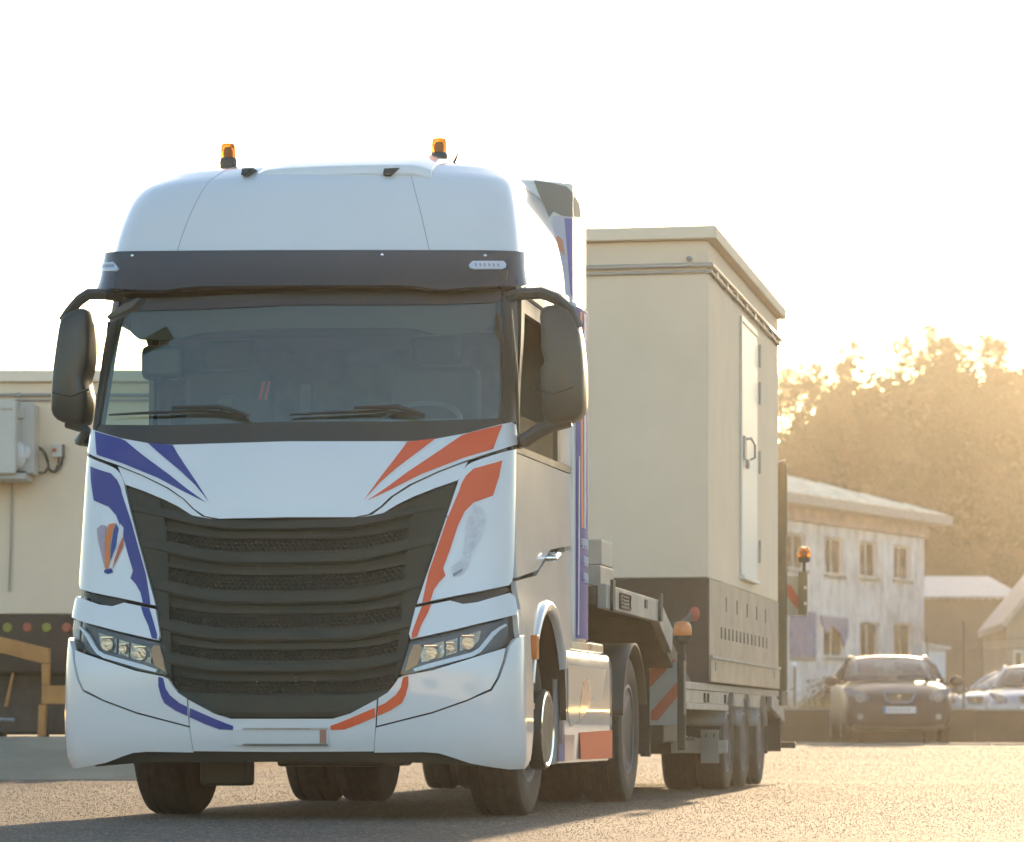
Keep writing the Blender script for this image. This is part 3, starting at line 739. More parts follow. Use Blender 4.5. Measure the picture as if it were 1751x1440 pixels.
def inv(px, py):                                     # photo pixel -> (a, z) on the cab surface
    a = (px - 490) / 330.0; a = max(-1.9, min(1.9, a)); z = CH + (HZ - py) / 306.0
    for _ in range(40):
        p = rigw(*cab0(a, z)); q = proj(p); e0, e1 = px - q[0], py - q[1]
        if abs(e0) + abs(e1) < .02: break
        h = 1e-3
        qa = proj(rigw(*cab0(a + h, z))); qz = proj(rigw(*cab0(a, z + h)))
        j00, j10 = (qa[0] - q[0]) / h, (qa[1] - q[1]) / h; j01, j11 = (qz[0] - q[0]) / h, (qz[1] - q[1]) / h
        D = j00 * j11 - j01 * j10
        if abs(D) < 1e-6: a += .01; continue
        da = (e0 * j11 - e1 * j01) / D; dz = (j00 * e1 - j10 * e0) / D
        k = min(1, .25 / (abs(da) + 1e-9)); a += da * k; z += dz * k
        a = max(-2.2, min(2.9, a)); z = max(.2, min(3.3, z))
    return a, z
def dense(pts, step, close=True):
    out = []; n = len(pts)
    for i in range(n if close else n - 1):
        a, b = pts[i], pts[(i + 1) % n]; d = math.hypot(b[0] - a[0], b[1] - a[1]); k = max(1, int(d / step))
        out += [(a[0] + (b[0] - a[0]) * j / k, a[1] + (b[1] - a[1]) * j / k) for j in range(k)]
    if not close: out.append(pts[-1])
    return out
def chaik(pts, it=2, close=False):
    for _ in range(it):
        o = []; n = len(pts)
        if not close: o.append(pts[0])
        for i in range(n if close else n - 1):
            a, b = pts[i], pts[(i + 1) % n]
            if a[2:] == ('c',) and not (not close and i == 0): o.append(a)
            o += [((a[0] * .75 + b[0] * .25), (a[1] * .75 + b[1] * .25))] if not a[2:] else []
            o += [((a[0] * .25 + b[0] * .75), (a[1] * .25 + b[1] * .75))] if not b[2:] else []
        if not close: o.append(pts[-1])
        pts = o
    return pts
def PX(pts, step=6, close=True):                     # photo outline -> surface outline
    return [inv(*p[:2]) for p in dense([p[:2] for p in pts], step, close)]
def MIR(az): return [(-a, z) for a, z in reversed(az)]
def HALF(pts, step=6, sm=0):                         # half outline (centre top ... centre bottom) -> full mirrored outline
    if sm: pts = chaik(pts, sm)
    r = PX(pts, step, False); r[0] = (0, r[0][1]); r[-1] = (0, r[-1][1])
    return r + [(-a, z) for a, z in reversed(r[1:-1])]
from mathutils.geometry import delaunay_2d_cdt
def inside(p, poly):
    c = False; x, y = p; n = len(poly); j = n - 1
    for i in range(n):
        xi, yi = poly[i]; xj, yj = poly[j]
        if (yi > y) != (yj > y) and x < (xj - xi) * (y - yi) / (yj - yi) + xi: c = not c
        j = i
    return c
def fill(az, ga, gz):                                # constrained triangulation of an outline with interior grid points
    o = []
    for p in az:
        if not o or math.hypot(p[0] - o[-1][0], p[1] - o[-1][1]) > .004: o.append((p[0], p[1]))
    if math.hypot(o[0][0] - o[-1][0], o[0][1] - o[-1][1]) < .004: o.pop()
    o = dense(o, min(ga, gz))
    n = len(o); pts = [Vector(p) for p in o]
    lo = [min(p[i] for p in o) for i in (0, 1)]; hi = [max(p[i] for p in o) for i in (0, 1)]
    i = math.ceil(lo[0] / ga)
    cells = {}
    for p in o: cells.setdefault((int(p[0] // ga), int(p[1] // gz)), []).append(p)
    while i * ga < hi[0]:
        j = math.ceil(lo[1] / gz)
        while j * gz < hi[1]:
            q = (i * ga, j * gz)
            if inside(q, o):
                ok = True; ci, cj = int(q[0] // ga), int(q[1] // gz)
                for di in (-1, 0, 1):
                    for dj in (-1, 0, 1):
                        for p in cells.get((ci + di, cj + dj), ()):
                            if ((p[0] - q[0]) / ga) ** 2 + ((p[1] - q[1]) / gz) ** 2 < .16: ok = False
                if ok: pts.append(Vector(q))
            j += 1
        i += 1
    vs, es, fs, *_ = delaunay_2d_cdt(pts, [(k, (k + 1) % n) for k in range(n)], [], 1, 1e-6)
    fs = [f for f in fs if inside((sum(vs[k].x for k in f) / len(f), sum(vs[k].y for k in f) / len(f)), o)]
    cnt = {}
    for f in fs:
        for k in range(len(f)): e = (f[k], f[(k + 1) % len(f)]); cnt[tuple(sorted(e))] = cnt.get(tuple(sorted(e)), []) + [e]
    return [(v.x, v.y) for v in vs], [list(f) for f in fs], [v[0] for v in cnt.values() if len(v) == 1]
def panel(name, az, m, parent, off=0.0, th=.012, bev=.003, fn=None, ga=.04, gz=.03, label=None):
    f = fn or (lambda a, z: cab(a, z, off))
    vs, fs, bd = fill(az, ga, gz)
    vs = [Vector((x, y, 0)) for x, y in vs]
    P = [f(c.x, c.y) for c in vs]; n = len(P)
    F = list(fs)
    if th:
        e = 1e-3; Q = []
        for c, p in zip(vs, P):
            nn = (f(c.x + e, c.y) - f(c.x - e, c.y)).cross(f(c.x, c.y + e) - f(c.x, c.y - e))
            nn = nn.normalized() if nn.length > 1e-12 else Vector((0, -1, 0))
            if nn.dot(Vector((p.x, p.y - 1.25, 0))) < 0: nn = -nn
            Q.append(p - nn * th)
        F += [[i + n for i in reversed(q)] for q in fs] + [[i, j, j + n, i + n] for i, j in bd]
        P = P + Q
    bm = bmesh.new(); V = [bm.verts.new(p) for p in P]
    for q in F:
        try: bm.faces.new([V[i] for i in q])
        except ValueError: pass
    bmesh.ops.recalc_face_normals(bm, faces=bm.faces)
    me = bpy.data.meshes.new(name); bm.to_mesh(me); bm.free()
    if not th:
        c = sum((p.normal.dot(Vector((p.center.x, p.center.y - 1.2, 0))) * p.area for p in me.polygons))
        if c < 0: me.flip_normals()
    return link(me, name, m, parent, 0, label, True, 50)
def both(name, az, m, parent, mname=None, m2=None, **k):
    a = panel(name, az, m, parent, **k); b = panel(name, MIR(az), m2 or m, parent, **k); return a, b

TR = rigthing('semi_truck', 'white tractor unit with blue and orange stripes and two amber beacons, facing the camera', 'truck')
# dark inner body behind every joint
mb = MB()
def inner(a0, b0): return cab(-2.98 + 5.96 * a0, .42 + b0 * (1.95 - .42), -.075)
mb.grid(inner, 90, 30); ob = mb.build('inner_body', DARKIN, TR, recalc=False)
# cut out the wheel arches of the inner body
bm = bmesh.new(); bm.from_mesh(ob.data)
bmesh.ops.delete(bm, geom=[f for f in bm.faces if .50 < f.calc_center_median().y < 1.95 and f.calc_center_median().z < 1.22], context='FACES')
bm.to_mesh(ob.data); bm.free()
# ---- hood
hood_r = [(490, 756), (700, 756), (745, 752), (800, 742), (855, 727), (872, 723), (879, 727), (881, 742), (882, 760), (850, 771), (800, 787), (750, 806), (700, 829), (668, 850), (650, 867), (630, 880), (605, 885), (490, 885)]
HOOD = HALF(hood_r)
hood = panel('hood', HOOD, WHITE, TR, off=.012, th=.03, bev=.006)
# chamfer between hood and grille
ch_r = [(608, 889), (636, 883), (655, 869), (673, 853), (705, 833), (752, 811), (800, 792), (783, 821), (745, 834), (705, 850), (680, 862), (657, 876), (640, 886)]
both('hood_chamfer', PX([(606, 887), (636, 880), (655, 866), (673, 849), (705, 829), (752, 807), (800, 789), (783, 821), (745, 834), (705, 850), (680, 862), (657, 876), (640, 886)]), WHITE, TR, off=-.002, th=.03)
# ---- corner panels
cp_r = [(881, 768), (850, 776), (812, 789), (797, 797), (787, 812), (780, 835), (713, 1033), (770, 1021), (833, 1009), (869, 1001), (876, 990), (879, 880)]
CP = PX(chaik([(p[0], p[1], 'c') if i in (0, 6, 9) else p for i, p in enumerate(cp_r)], 1, True))
cpan, cpan2 = both('corner_panel', CP, WHITE, TR, off=.008, th=.03, bev=.006)
cpan['label'] = 'corner panel with an orange stripe and smeared lettering'; cpan2['label'] = 'corner panel with a blue stripe and a red and white emblem'
# dark air gap below the corner panel
both('air_gap', PX([(872, 1004), (832, 1012), (770, 1024), (792, 1031), (815, 1028), (868, 1012), (876, 1008)]), BLACKP, TR, off=-.02, th=.02)
# ---- panel above the headlight
up_r = [(711, 1040), (770, 1028), (792, 1034), (816, 1031), (868, 1015), (876, 1022), (880, 1045), (879, 1052), (860, 1057), (780, 1077), (703, 1094), (700, 1085)]
UPP, UPP2 = both('headlight_brow', PX(up_r), WHITE, TR, off=.02, th=.03, bev=.008)
# ---- headlights
hl_r = [(702, 1097), (780, 1080), (860, 1060), (879, 1055), (880, 1072), (875, 1090), (864, 1104), (800, 1125), (740, 1143), (688, 1154), (684, 1150), (694, 1118)]
HLAZ = PX(hl_r)
HDARK = mat('headlight_housing', (.03, .032, .03), .25, coat=.5)
REFL = mat('reflector_chrome', (.42, .40, .36), .12, metal=1.0, bump=.002, bscale=60)
CHAMB = mat('reflector_facets', (.42, .37, .28), .25, metal=.85, bump=.012, bscale=28, var=.5, vscale=25)
BULB = mat('projector_lens', (.30, .30, .28), .1, coat=1)
DRL = mat('daytime_light_bar', (.75, .77, .8), .25, coat=.6)
TAN = mat('turn_signal_reflector', (.40, .20, .07), .3, metal=.3)
LENS = glass('headlight_lens', (.93, .94, .93), 1.45)
for s in (1, -1):
    def az(pts, **k):
        r = PX(pts, 4, k.get('close', True)); return r if s > 0 else MIR(r)
    hb = panel('headlight', az(hl_r), HDARK, TR, off=-.045, th=.02, bev=0)
    panel('lens', az(hl_r), LENS, hb, off=.006, th=.0, bev=0)
    panel('turn_signal', az([(706, 1101), (716, 1100), (721, 1106), (716, 1126), (712, 1136), (692, 1147), (698, 1122)]), TAN, hb, off=-.030, th=.01, bev=0)
    bar = [(706, 1143), (730, 1135), (780, 1122), (806, 1115), (818, 1108), (830, 1094), (842, 1080), (858, 1070), (868, 1066), (870, 1069), (858, 1076), (846, 1087), (834, 1101), (822, 1114), (808, 1122), (782, 1129), (734, 1142), (708, 1148)]
    panel('light_bar', az(bar), DRL, hb, off=-.015, th=.02, bev=.003)
    for q in ([(724, 1104), (758, 1095), (759, 1118), (754, 1123), (720, 1132), (718, 1118)], [(762, 1095), (782, 1089), (781, 1114), (762, 1120)], [(786, 1088), (822, 1077), (819, 1092), (808, 1105), (786, 1112)]):
        panel('reflector_chamber', az(q), CHAMB, hb, off=-.030, th=.008, bev=0)
    for (x, y, r) in ((738, 1115, 11), (771, 1106, 7), (802, 1098, 11)):
        a_, z_ = inv(x, y); c = cab(a_ * s, z_, -.035); c2 = cab(a_ * s, z_, .0)
        d = Vector((0, -1, 0)); rr = r / 309
        m_ = MB(); m_.lathe(c, d, [(rr, .035), (rr * .96, .036), (rr * .8, .012), (rr * .4, .002), (.001, 0)], 20); rl = m_.build('reflector', REFL, hb)
        MB().ell(c + d * .016, (rr * .5, rr * .35, rr * .5), 14, 8).build('bulb_lens', BULB, rl)
        m_ = MB(); m_.box(c.x - rr, c.x + rr, c.y - .04, c.y - .01, z_ + rr * .95, z_ + rr * 1.08); m_.build('reflector_trim', CHROME, rl)
# ---- bumper
bc_r = [(490, 1229), (570, 1229), (600, 1220), (645, 1196), (643, 1240), (640, 1283), (490, 1284)]
BC = HALF(bc_r)
bump_c = panel('bumper_centre', BC, WHITE, TR, off=.02, th=.03, bev=.006)
bo_r = [(648, 1194), (664, 1184), (674, 1172), (682, 1160), (690, 1156), (742, 1146), (802, 1128), (862, 1109), (858, 1130), (848, 1160), (838, 1178), (800, 1196), (740, 1217), (645, 1241)]
BO, BO2 = both('bumper_upper', PX(bo_r), WHITE, TR, off=.018, th=.03, bev=.005)
# lower bumper wraps round to the wheel arch
def az_side(v, z): return (aside(v, z), z)
lo_px = PX([(644, 1244), (740, 1220), (800, 1199), (840, 1181), (852, 1160), (862, 1130), (868, 1106), (878, 1092)], 6, False)
lo_bot = PX([(868, 1312), (840, 1308), (805, 1302), (775, 1293), (750, 1286), (725, 1284), (641, 1285)], 6, False)
side_part = [az_side(.40, 1.03), az_side(.46, .98), az_side(.50, .75), az_side(.48, .5), az_side(.44, .34), az_side(.36, .295)]
LOB = lo_px + dense(side_part, .03, False) + lo_bot
lob, lob2 = both('bumper_corner', LOB, WHITE, TR, off=.022, th=.03, bev=.006)
# front valance, dark
VAL = HALF([(490, 1286), (700, 1286), (760, 1290), (790, 1303), (815, 1308), (835, 1310), (835, 1316), (740, 1308), (490, 1306)])
panel('valance', VAL, BLACKP, TR, off=-.02, th=.03, bev=0)
mb = MB(); mb.box(-1.15, 1.15, .12, .7, .34, .5).box(-.26, .38, .9, 1.7, .29, .40).box(-.68, -.40, .75, .95, .18, .36); mb.build('underbody', BLACKP, TR, bevel=.02)
# number plate recess on the bumper, its plate blanked
pa = PX([(402, 1246), (562, 1246), (564, 1272), (404, 1272)], 5)
PLW = mat('blank_plate', (.74, .74, .71), .35)
plate = panel('number_plate', pa, PLW, TR, off=.034, th=.01, bev=.002)
for q in ([(418, 1244), (562, 1244), (562, 1247), (418, 1247)], [(418, 1269), (562, 1269), (562, 1272), (418, 1272)]):
    panel('plate_frame', PX(q, 5), STEEL, plate, off=.040, th=.006, bev=0)
panel('plate_clip', PX([(549, 1247.5), (560, 1247.5), (560, 1268), (549, 1268)], 5), mat('clip_red', (.45, .22, .16), .5), plate, off=.038, th=.004, bev=0)
# ---- stripes (vinyl)
def stripe(pts, m, parent, off, mirror=False, name='stripe'):
    r = PX(pts, 4); r = MIR(r) if mirror else r
    return panel(name, r, m, parent, off=off + .0015, th=0)
for mi, m_ in ((False, ORANGE), (True, BLUE)):
    stripe([(856, 729), (870, 729), (852, 762)][0:0] or [(857, 728), (800, 743), (789, 747), (700, 806), (662, 834), (628, 857), (670, 837), (720, 812), (790, 785), (842, 769), (848, 752)], m_, hood, .0145, mi)
    stripe([(697, 757), (745, 752), (716, 773), (680, 800), (650, 826), (623, 856), (650, 818), (675, 786)], m_, hood, .0145, mi)
    cpar = cpan2 if mi else cpan
    stripe([(857, 788), (845, 792), (810, 802), (797, 814), (789, 828), (786, 838), (764, 890), (745, 945), (733, 980), (722, 1031), (736, 1029), (742, 1010), (752, 995), (762, 985), (758, 972), (770, 940), (783, 900), (795, 875), (810, 860), (842, 848), (852, 815)], m_, cpar, .0105, mi)
    stripe([(722, 1038), (738, 1035), (732, 1050), (722, 1068), (714, 1090), (704, 1093), (705, 1083), (714, 1058)], m_, UPP2 if mi else UPP, .0225, mi)
    stripe([(699, 1156), (690, 1158.5), (686, 1176), (678, 1188), (660, 1202), (647, 1208), (647, 1224), (668, 1215), (688, 1202), (694, 1190), (699, 1172)], m_, BO2 if mi else BO, .0205, mi)
    stripe([(642, 1210), (600, 1228), (580, 1236), (566, 1241), (567, 1248), (590, 1247), (615, 1238), (643, 1226)], m_, bump_c, .0225, mi)
# smeared emblem on the left corner panel
EMB = [([(176, 898), (168, 905), (170, 925), (178, 960), (181, 972), (184, 960), (181, 925), (184, 900)], (.45, .36, .42)), ([(188, 897), (198, 895), (194, 910), (190, 930), (189, 962), (186, 976), (181, 972), (181, 930), (185, 905)], (.80, .22, .05)), ([(200, 895), (205, 905), (200, 935), (190, 962), (192, 930), (196, 908)], (.05, .08, .28)), ([(207, 896), (213, 903), (212, 918), (203, 935), (200, 945), (203, 915)], (.75, .75, .76)), ([(214, 915), (212, 935), (203, 955), (193, 975), (198, 955), (205, 935)], (.62, .14, .06)), ([(180, 975), (192, 972), (195, 979), (186, 982), (180, 980)], (.03, .05, .25))]
for k, (pts, c) in enumerate(EMB):
    stripe(pts, mat('emblem_print', c, .4), cpan2, .0125, False, 'emblem')
# faint smeared lettering on the right corner panel
SM = mat('smeared_print', (.66, .67, .68), .4, var=.12, vscale=30); SM2 = mat('smear_dark', (.30, .33, .36), .35)
for k, (pts, m_) in enumerate((([(812, 862), (826, 872), (830, 890), (820, 925), (806, 945), (792, 950), (795, 920), (798, 890)], SM), ([(770, 970), (790, 958), (806, 948), (800, 970), (788, 985), (778, 984)], SM), ([(774, 982), (792, 972), (790, 978), (776, 987)], SM2), ([(762, 886), (767, 881), (766, 887)], SM2))):
    stripe(pts, m_, cpan, .0115 + .0008 * k, False, 'smear')
# ---- grille
GR_R = [(490, 889), (606, 889), (638, 888), (660, 876), (684, 862), (710, 850), (750, 834), (779, 825), (766, 870), (738, 950), (710, 1035), (700, 1082), (693, 1115), (682, 1152), (672, 1172), (660, 1184), (645, 1193), (600, 1217), (572, 1227), (490, 1228)]
GR = HALF(GR_R)
MESHM0 = mat('grille_recess', (.038, .045, .034), .8)
grille = panel('grille', GR, MESHM0, TR, off=-.026, th=.02, bev=0)
def edge_a(z):                                       # right edge of the grille at height z
    pts = [p for p in GR[:len(GR) // 2 + 1]]
    best = 0
    for (a0, z0), (a1, z1) in zip(pts, pts[1:]):
        if (z0 - z) * (z1 - z) <= 0 and abs(z0 - z1) > 1e-7: best = max(best, a0 + (a1 - a0) * (z - z0) / (z1 - z0))
    return best
def lip(a):  return .10 * ss((abs(a) - .30) / .65) + .02 * abs(a)      # louvres sweep upward at the sides
zc = lambda py: inv(490, py)[1]
MESHM = mat('grille_mesh', (.040, .048, .036), .75)
BARS = [(889, 907), (943, 966), (1010, 1034), (1074, 1098), (1130, 1152), (1186, 1226)]
for k, (t_, b_) in enumerate(BARS):
    zt_, zb_ = zc(t_), zc(b_); mb = MB(); N = 60; Kp = [(0, -.035), (.08, .0), (.4, .010), (.82, .012), (1, .0), (1.0, -.035)]
    def bf(i, j, zt_=zt_, zb_=zb_):
        q = Kp[round(j * 5)]; zz = zt_ + (zb_ - zt_) * q[0]
        x = 2 * i - 1
        zl = zz
        am = 1.0
        for _ in range(4): am = edge_a(zz + lip(am)) ; am = max(am, .2)
        a = x * (am - .004); sc_ = .55 if k == 5 else 1.0
        return cab(a, min(zz + lip(a) * sc_, 1.98), q[1])
    mb.grid(bf, N, 5); mb.build('louvre', GRILLE, grille, ang=25, recalc=False)
    # thin secondary blade
    if k < 5:
        zm = zc(b_ + (BARS[k + 1][0] - b_) * .30)
        mb = MB()
        def b2(i, j, zm=zm):
            q = [(.011, -.04), (.011, .0), (-.011, .0), (-.011, -.04)][round(j * 3)]
            x = (2 * i - 1); am = .98
            for _ in range(3): am = edge_a(zm + lip(am) * .8)
            a = x * (am * .86); return cab(a, zm + lip(a) * .8 + q[0], q[1])
        mb.grid(b2, 50, 3); mb.build('blade', GRILLE, grille, ang=25, recalc=False)
# side cheeks of the grille, smooth dark wedges
ck = PX([(779, 827), (752, 836), (714, 852), (700, 900), (694, 960), (690, 1020), (682, 1090), (676, 1160), (682, 1152), (693, 1115), (700, 1082), (710, 1035), (738, 950), (766, 870)])
both('grille_cheek', ck, GRILLE, grille, off=.004, th=.02, bev=.004)
# vertical ribs and honeycomb between louvres
for k in range(5):
    z0_, z1_ = zc(BARS[k][1] + 1), zc(BARS[k + 1][0] - 1)
    for a in (-.42, -.15, .13, .40):
        mb = MB(); mb.grid(lambda i, j: cab(a + (.012 if i > .5 else -.012), z0_ + (z1_ - z0_) * j + lip(a), -.018), 1, 4); mb.build('rib', GRILLE, grille, recalc=False)
    hc = MB(); hs = .0145; zz = z1_ + .004; row = 0
    lim = z1_ + (z0_ - z1_) * .52
    while zz < lim:
        a = -.62 + (row % 2) * hs * 1.0
        while a < .62:
            pts = [cab(a + hs * .55 * math.cos(t * math.pi / 3 + .52), zz + lip(a) + hs * .5 * math.sin(t * math.pi / 3 + .52), -.019) for t in range(6)]
            pt2 = [cab(a + hs * .95 * math.cos(t * math.pi / 3 + .52), zz + lip(a) + hs * .86 * math.sin(t * math.pi / 3 + .52), -.012) for t in range(6)]
            hc.add(pts + pt2, [(t, (t + 1) % 6, (t + 1) % 6 + 6, t + 6) for t in range(6)]); a += hs * 2.0
        zz += hs * 1.5; row += 1
    tag(hc.build('honeycomb', MESHM, grille, weld=False, recalc=False, smooth=False), None, kind='stuff')
for (x, y) in ((436, 1163), (504, 1162), (536, 1162)):
    a_, z_ = inv(x, y); c = cab(a_, z_, -.03); MB().lathe(c, (0, -1, 0), [(.014, 0), (.014, .01), (.001, .014)], 10).build('sensor', mat('sensor_amber', (.35, .22, .05), .3), grille)

# ---- windscreen, cowl, pillars, visor
cow = HALF([(492, 719), (700, 719), (845, 714), (858, 712), (866, 722), (852, 728), (798, 743), (745, 753), (700, 757), (490, 757)])
panel('cowl', cow, BLACKP, TR, off=-.012, th=.03, bev=.004)
WSG = glass('windscreen_glass', (.64, .76, .68), 2.3, refl=(.86, 1.0, .86))
ws_t = inv(520, 470)[1]
ws = HALF([(520, 470), (700, 470), (858, 468), (861, 520), (860, 600), (857, 713), (845, 715), (700, 720), (492, 720)])
panel('windscreen', ws, WSG, TR, off=-.012, th=0)
TINT = mat('sunband_frit', (.030, .030, .022), .3, coat=.5)
fr = HALF([(520, 498), (700, 498), (858, 496), (860, 520), (852, 540), (820, 553), (770, 557), (740, 556), (710, 548), (680, 546), (520, 546)], 6)
panel('headliner_shade', fr, mat('headliner', (.10, .095, .075), .9), TR, off=-.10, th=.01, bev=0)
panel('shade_band', HALF([(520, 498), (700, 498), (858, 496), (859, 512), (840, 517), (700, 520), (520, 520)]), TINT, TR, off=-.006, th=0)
# A pillars (front corner)
ap = PX([(861, 500), (884, 494), (886, 600), (884, 722), (866, 724), (859, 712), (861, 600)])
both('pillar', ap, BLACKP, TR, off=.0, th=.05, bev=.01)
def side_az(pts, s=1): return [(s * aside(v, z), z) for v, z in dense(pts, .04)]
# door window frame and upper side
ZB = 2.14
for s in (1, -1):
    def SP(name, pts, m_, **k):
        return panel(name, side_az(pts, s) if s > 0 else list(reversed(side_az(pts, s))), m_, TR, ga=.04, **k)
    v0 = lambda z: CABT(z)[2] + CABT(z)[4] + CABT(z)[3] * .85
    dw = [(v0(2.16), 2.10), (v0(2.5) + .01, 2.5), (v0(2.95) + .02, 2.90), (1.62, 2.86), (1.66, 2.10)]
    door = SP('door_frame', [(v0(2.16), 2.10), (v0(2.5), 2.5), (v0(2.95), 2.97), (1.80, 2.93), (1.80, 2.10), (1.70, 2.10), (1.70, 2.80), (1.6, 2.86), (v0(2.9) + .10, 2.88), (v0(2.5) + .08, 2.5), (v0(2.2) + .06, 2.16), (1.70, 2.16), (1.70, 2.10)][:9] + [(v0(2.5) + .08, 2.5), (v0(2.2) + .07, 2.10)], BLACKP, th=.03)
    if s < 0: SP('side_window', [(v0(2.2) + .05, 2.10), (v0(2.5) + .06, 2.5), (v0(2.9) + .08, 2.90), (1.62, 2.88), (1.72, 2.80), (1.72, 2.10)], glass('side_glass_tint', (.80, .86, .82), 1.35), off=-.012, th=0)
    else: SP('side_window', [(v0(2.2) + .05, 2.10), (v0(2.3) + .06, 2.28), (1.72, 2.28), (1.72, 2.10)], glass('side_glass_low', (.7, .76, .72), 1.35), off=-.012, th=0)
    SP('cab_side', [(1.81, 2.10), (1.81, 2.94), (v0(3.0) + .02, 2.98), (v0(3.0), 3.13), (2.11, 3.13), (2.11, 2.10)], WHITE, th=.03)
    SP('window_ledge', [(v0(2.1), 2.055), (v0(2.1), 2.095), (2.11, 2.095), (2.11, 2.055)], BLACKP, off=.006, th=.03)
    if s > 0:
        SP('drip_rail', [(v0(3.0) + .1, 2.985), (1.3, 2.965), (2.0, 2.80), (2.0, 2.86), (1.3, 3.02), (v0(3.0) + .1, 3.035)], mat('grey_rail', (.30, .30, .29), .4), off=.012, th=.02)
        SP('smear_mark', [(1.7, 2.83), (1.9, 2.80), (1.92, 2.9), (1.75, 2.93)], mat('smear_orange', (.55, .22, .12), .4), off=.016, th=0)
    # door skin, lower side with steps and arch
    vc = lambda z: CABT(z)[2] + CABT(z)[4] + CABT(z)[3] * .95
    SP('door', [(vc(2.05), 2.05), (2.11, 2.05), (2.11, 1.62), (1.4, 1.56), (.98, 1.42), (vc(1.4), 1.35)], WHITE, off=.002, th=.03, bev=.006)
    SP('door_lower', [(vc(1.3), 1.33), (.97, 1.39), (1.4, 1.53), (2.11, 1.59), (2.11, 1.0), (1.88, .98), (1.80, 1.04), (1.66, 1.125), (1.47, 1.225), (1.27, 1.26), (1.066, 1.225), (.88, 1.125), (.735, .97), (.60, .92), (.48, 1.0), (.40, 1.10), (.37, 1.2)], WHITE, off=-.004, th=.03, bev=.006)
    SPA = [(1.86, 1.165), (aside(.42, 1.17), 1.18), (aside(.50, 1.06), 1.045), (aside(.46, 1.0), 1.0), (1.95, 1.02), (1.88, 1.06)]
    panel('corner_filler', SPA if s > 0 else MIR(SPA), WHITE, TR, off=-.006, th=.03)
    # arch flare swept around the wheel
    mb = MB(); vc_, zc_ = 1.42, .56
    def arch(i, j):
        t = math.pi * (.10 + .74 * i); c_, s_ = math.cos(t), math.sin(t)
        q = [(.60, .625, -.03), (.605, .63, .0), (.612, .645, .014), (.63, .672, .016), (.645, .69, .008), (.65, .70, -.02)][round(j * 5)]
        return Vector((s * (1.285 + q[2]), 1.27 - c_ * q[0], .56 + s_ * q[1]))
    mb.grid(arch, 36, 5); mb.build('wheel_arch', WHITE, TR, ang=50)
    mb = MB(); mb.grid(lambda i, j: Vector((s * (.78 + .48 * j), vc_ - math.cos(math.pi * i) * .60, zc_ + math.sin(math.pi * i) * .70)), 24, 3); mb.build('arch_liner', DARKIN, TR)
    # rear side fairing in blue with stripes
    def fair(i, j, du=0.0):
        z = 1.04 + (3.10 - 1.04) * j; v = 2.135 + i * (.54 - .30 * ss((z - 3.2) / .7) * 0)
        bul = .02 * math.sin(math.pi * i)
        return Vector((s * (1.275 + bul + du), v, z))
    mb = MB(); mb.grid(fair, 8, 40); fo = mb.build('side_fairing', WHITE, TR); so = fo.modifiers.new('solid', 'SOLIDIFY'); so.thickness = .025; so.offset = 0
    fm = lambda n_, c_: mat(n_, c_, .6, spec=.2) if s > 0 else bpy.data.materials[n_]
    for k_, (i0, i1, i2, i3, j0, j1, mm) in enumerate(((.05, .97, .05, .97, 0.01, .99, fm('matt_blue', (.055, .065, .30))), (.30, .42, .24, .36, .34, .98, fm('faded_orange', (.75, .30, .18))), (.46, .54, .42, .60, .34, .98, fm('faded_white', (.66, .66, .72))), (.12, .17, .16, .22, .02, .55, bpy.data.materials.get('faded_white') or fm('faded_white', (.66, .66, .72))))):
        mb = MB(); mb.grid(lambda i, j: fair((i0 + (i2 - i0) * j) * (1 - i) + (i1 + (i3 - i1) * j) * i, j0 + (j1 - j0) * j, .016 + .0015 * k_), 6, 24); mb.build('stripe', mm, fo, recalc=False)
    # unreadable white lettering in three short rows, as in the photograph
    lw_ = mat('lettering_white', (.75, .76, .80), .5) if s > 0 else bpy.data.materials['lettering_white']
    for r_, (n_, i0) in enumerate(((4, .30), (3, .42), (3, .42))):
        for k in range(n_):
            i = i0 + k * .135; j = .28 - r_ * .05
            p0 = fair(i, j, .019); p1 = fair(i + .085, j, .019); p2 = fair(i + .085, j + .027, .019); p3 = fair(i, j + .027, .019)
            mb = MB(); mb.tube([p0, p1, p2, p3, p0.lerp(p3, .3)], .0045, 4, cap=False); mb.build('lettering', lw_, fo, recalc=False)
# extra details on the visible side
p_ = lambda v, z, o=0: cab(aside(v, z), z, o)
for s in (1, -1):
    m_ = MB(); c = cab(aside(1.28, 1.50, s), 1.50, .0); c2 = cab(aside(1.40, 1.53, s), 1.53, .0)
    n_ = Vector((s, 0, 0)); m_.tube([c, c + n_ * .05, c2 + n_ * .05, c2], .016, 8); m_.build('door_handle', CHROME, TR)
    m_ = MB(); m_.box(s * 1.285 if s > 0 else -1.325, 1.325 if s > 0 else -1.285, .62, .68, .90, 1.04); m_.build('side_marker', mat('side_marker_amber', (.75, .20, .04), .25, coat=.6) if s > 0 else bpy.data.materials['side_marker_amber'], TR, bevel=.008)
    for z in (.62, .92):
        MB().box(min(s * 1.02, s * 1.27), max(s * 1.02, s * 1.27), .60, .86, z, z + .035).build('step', BLACKP, TR, bevel=.005)
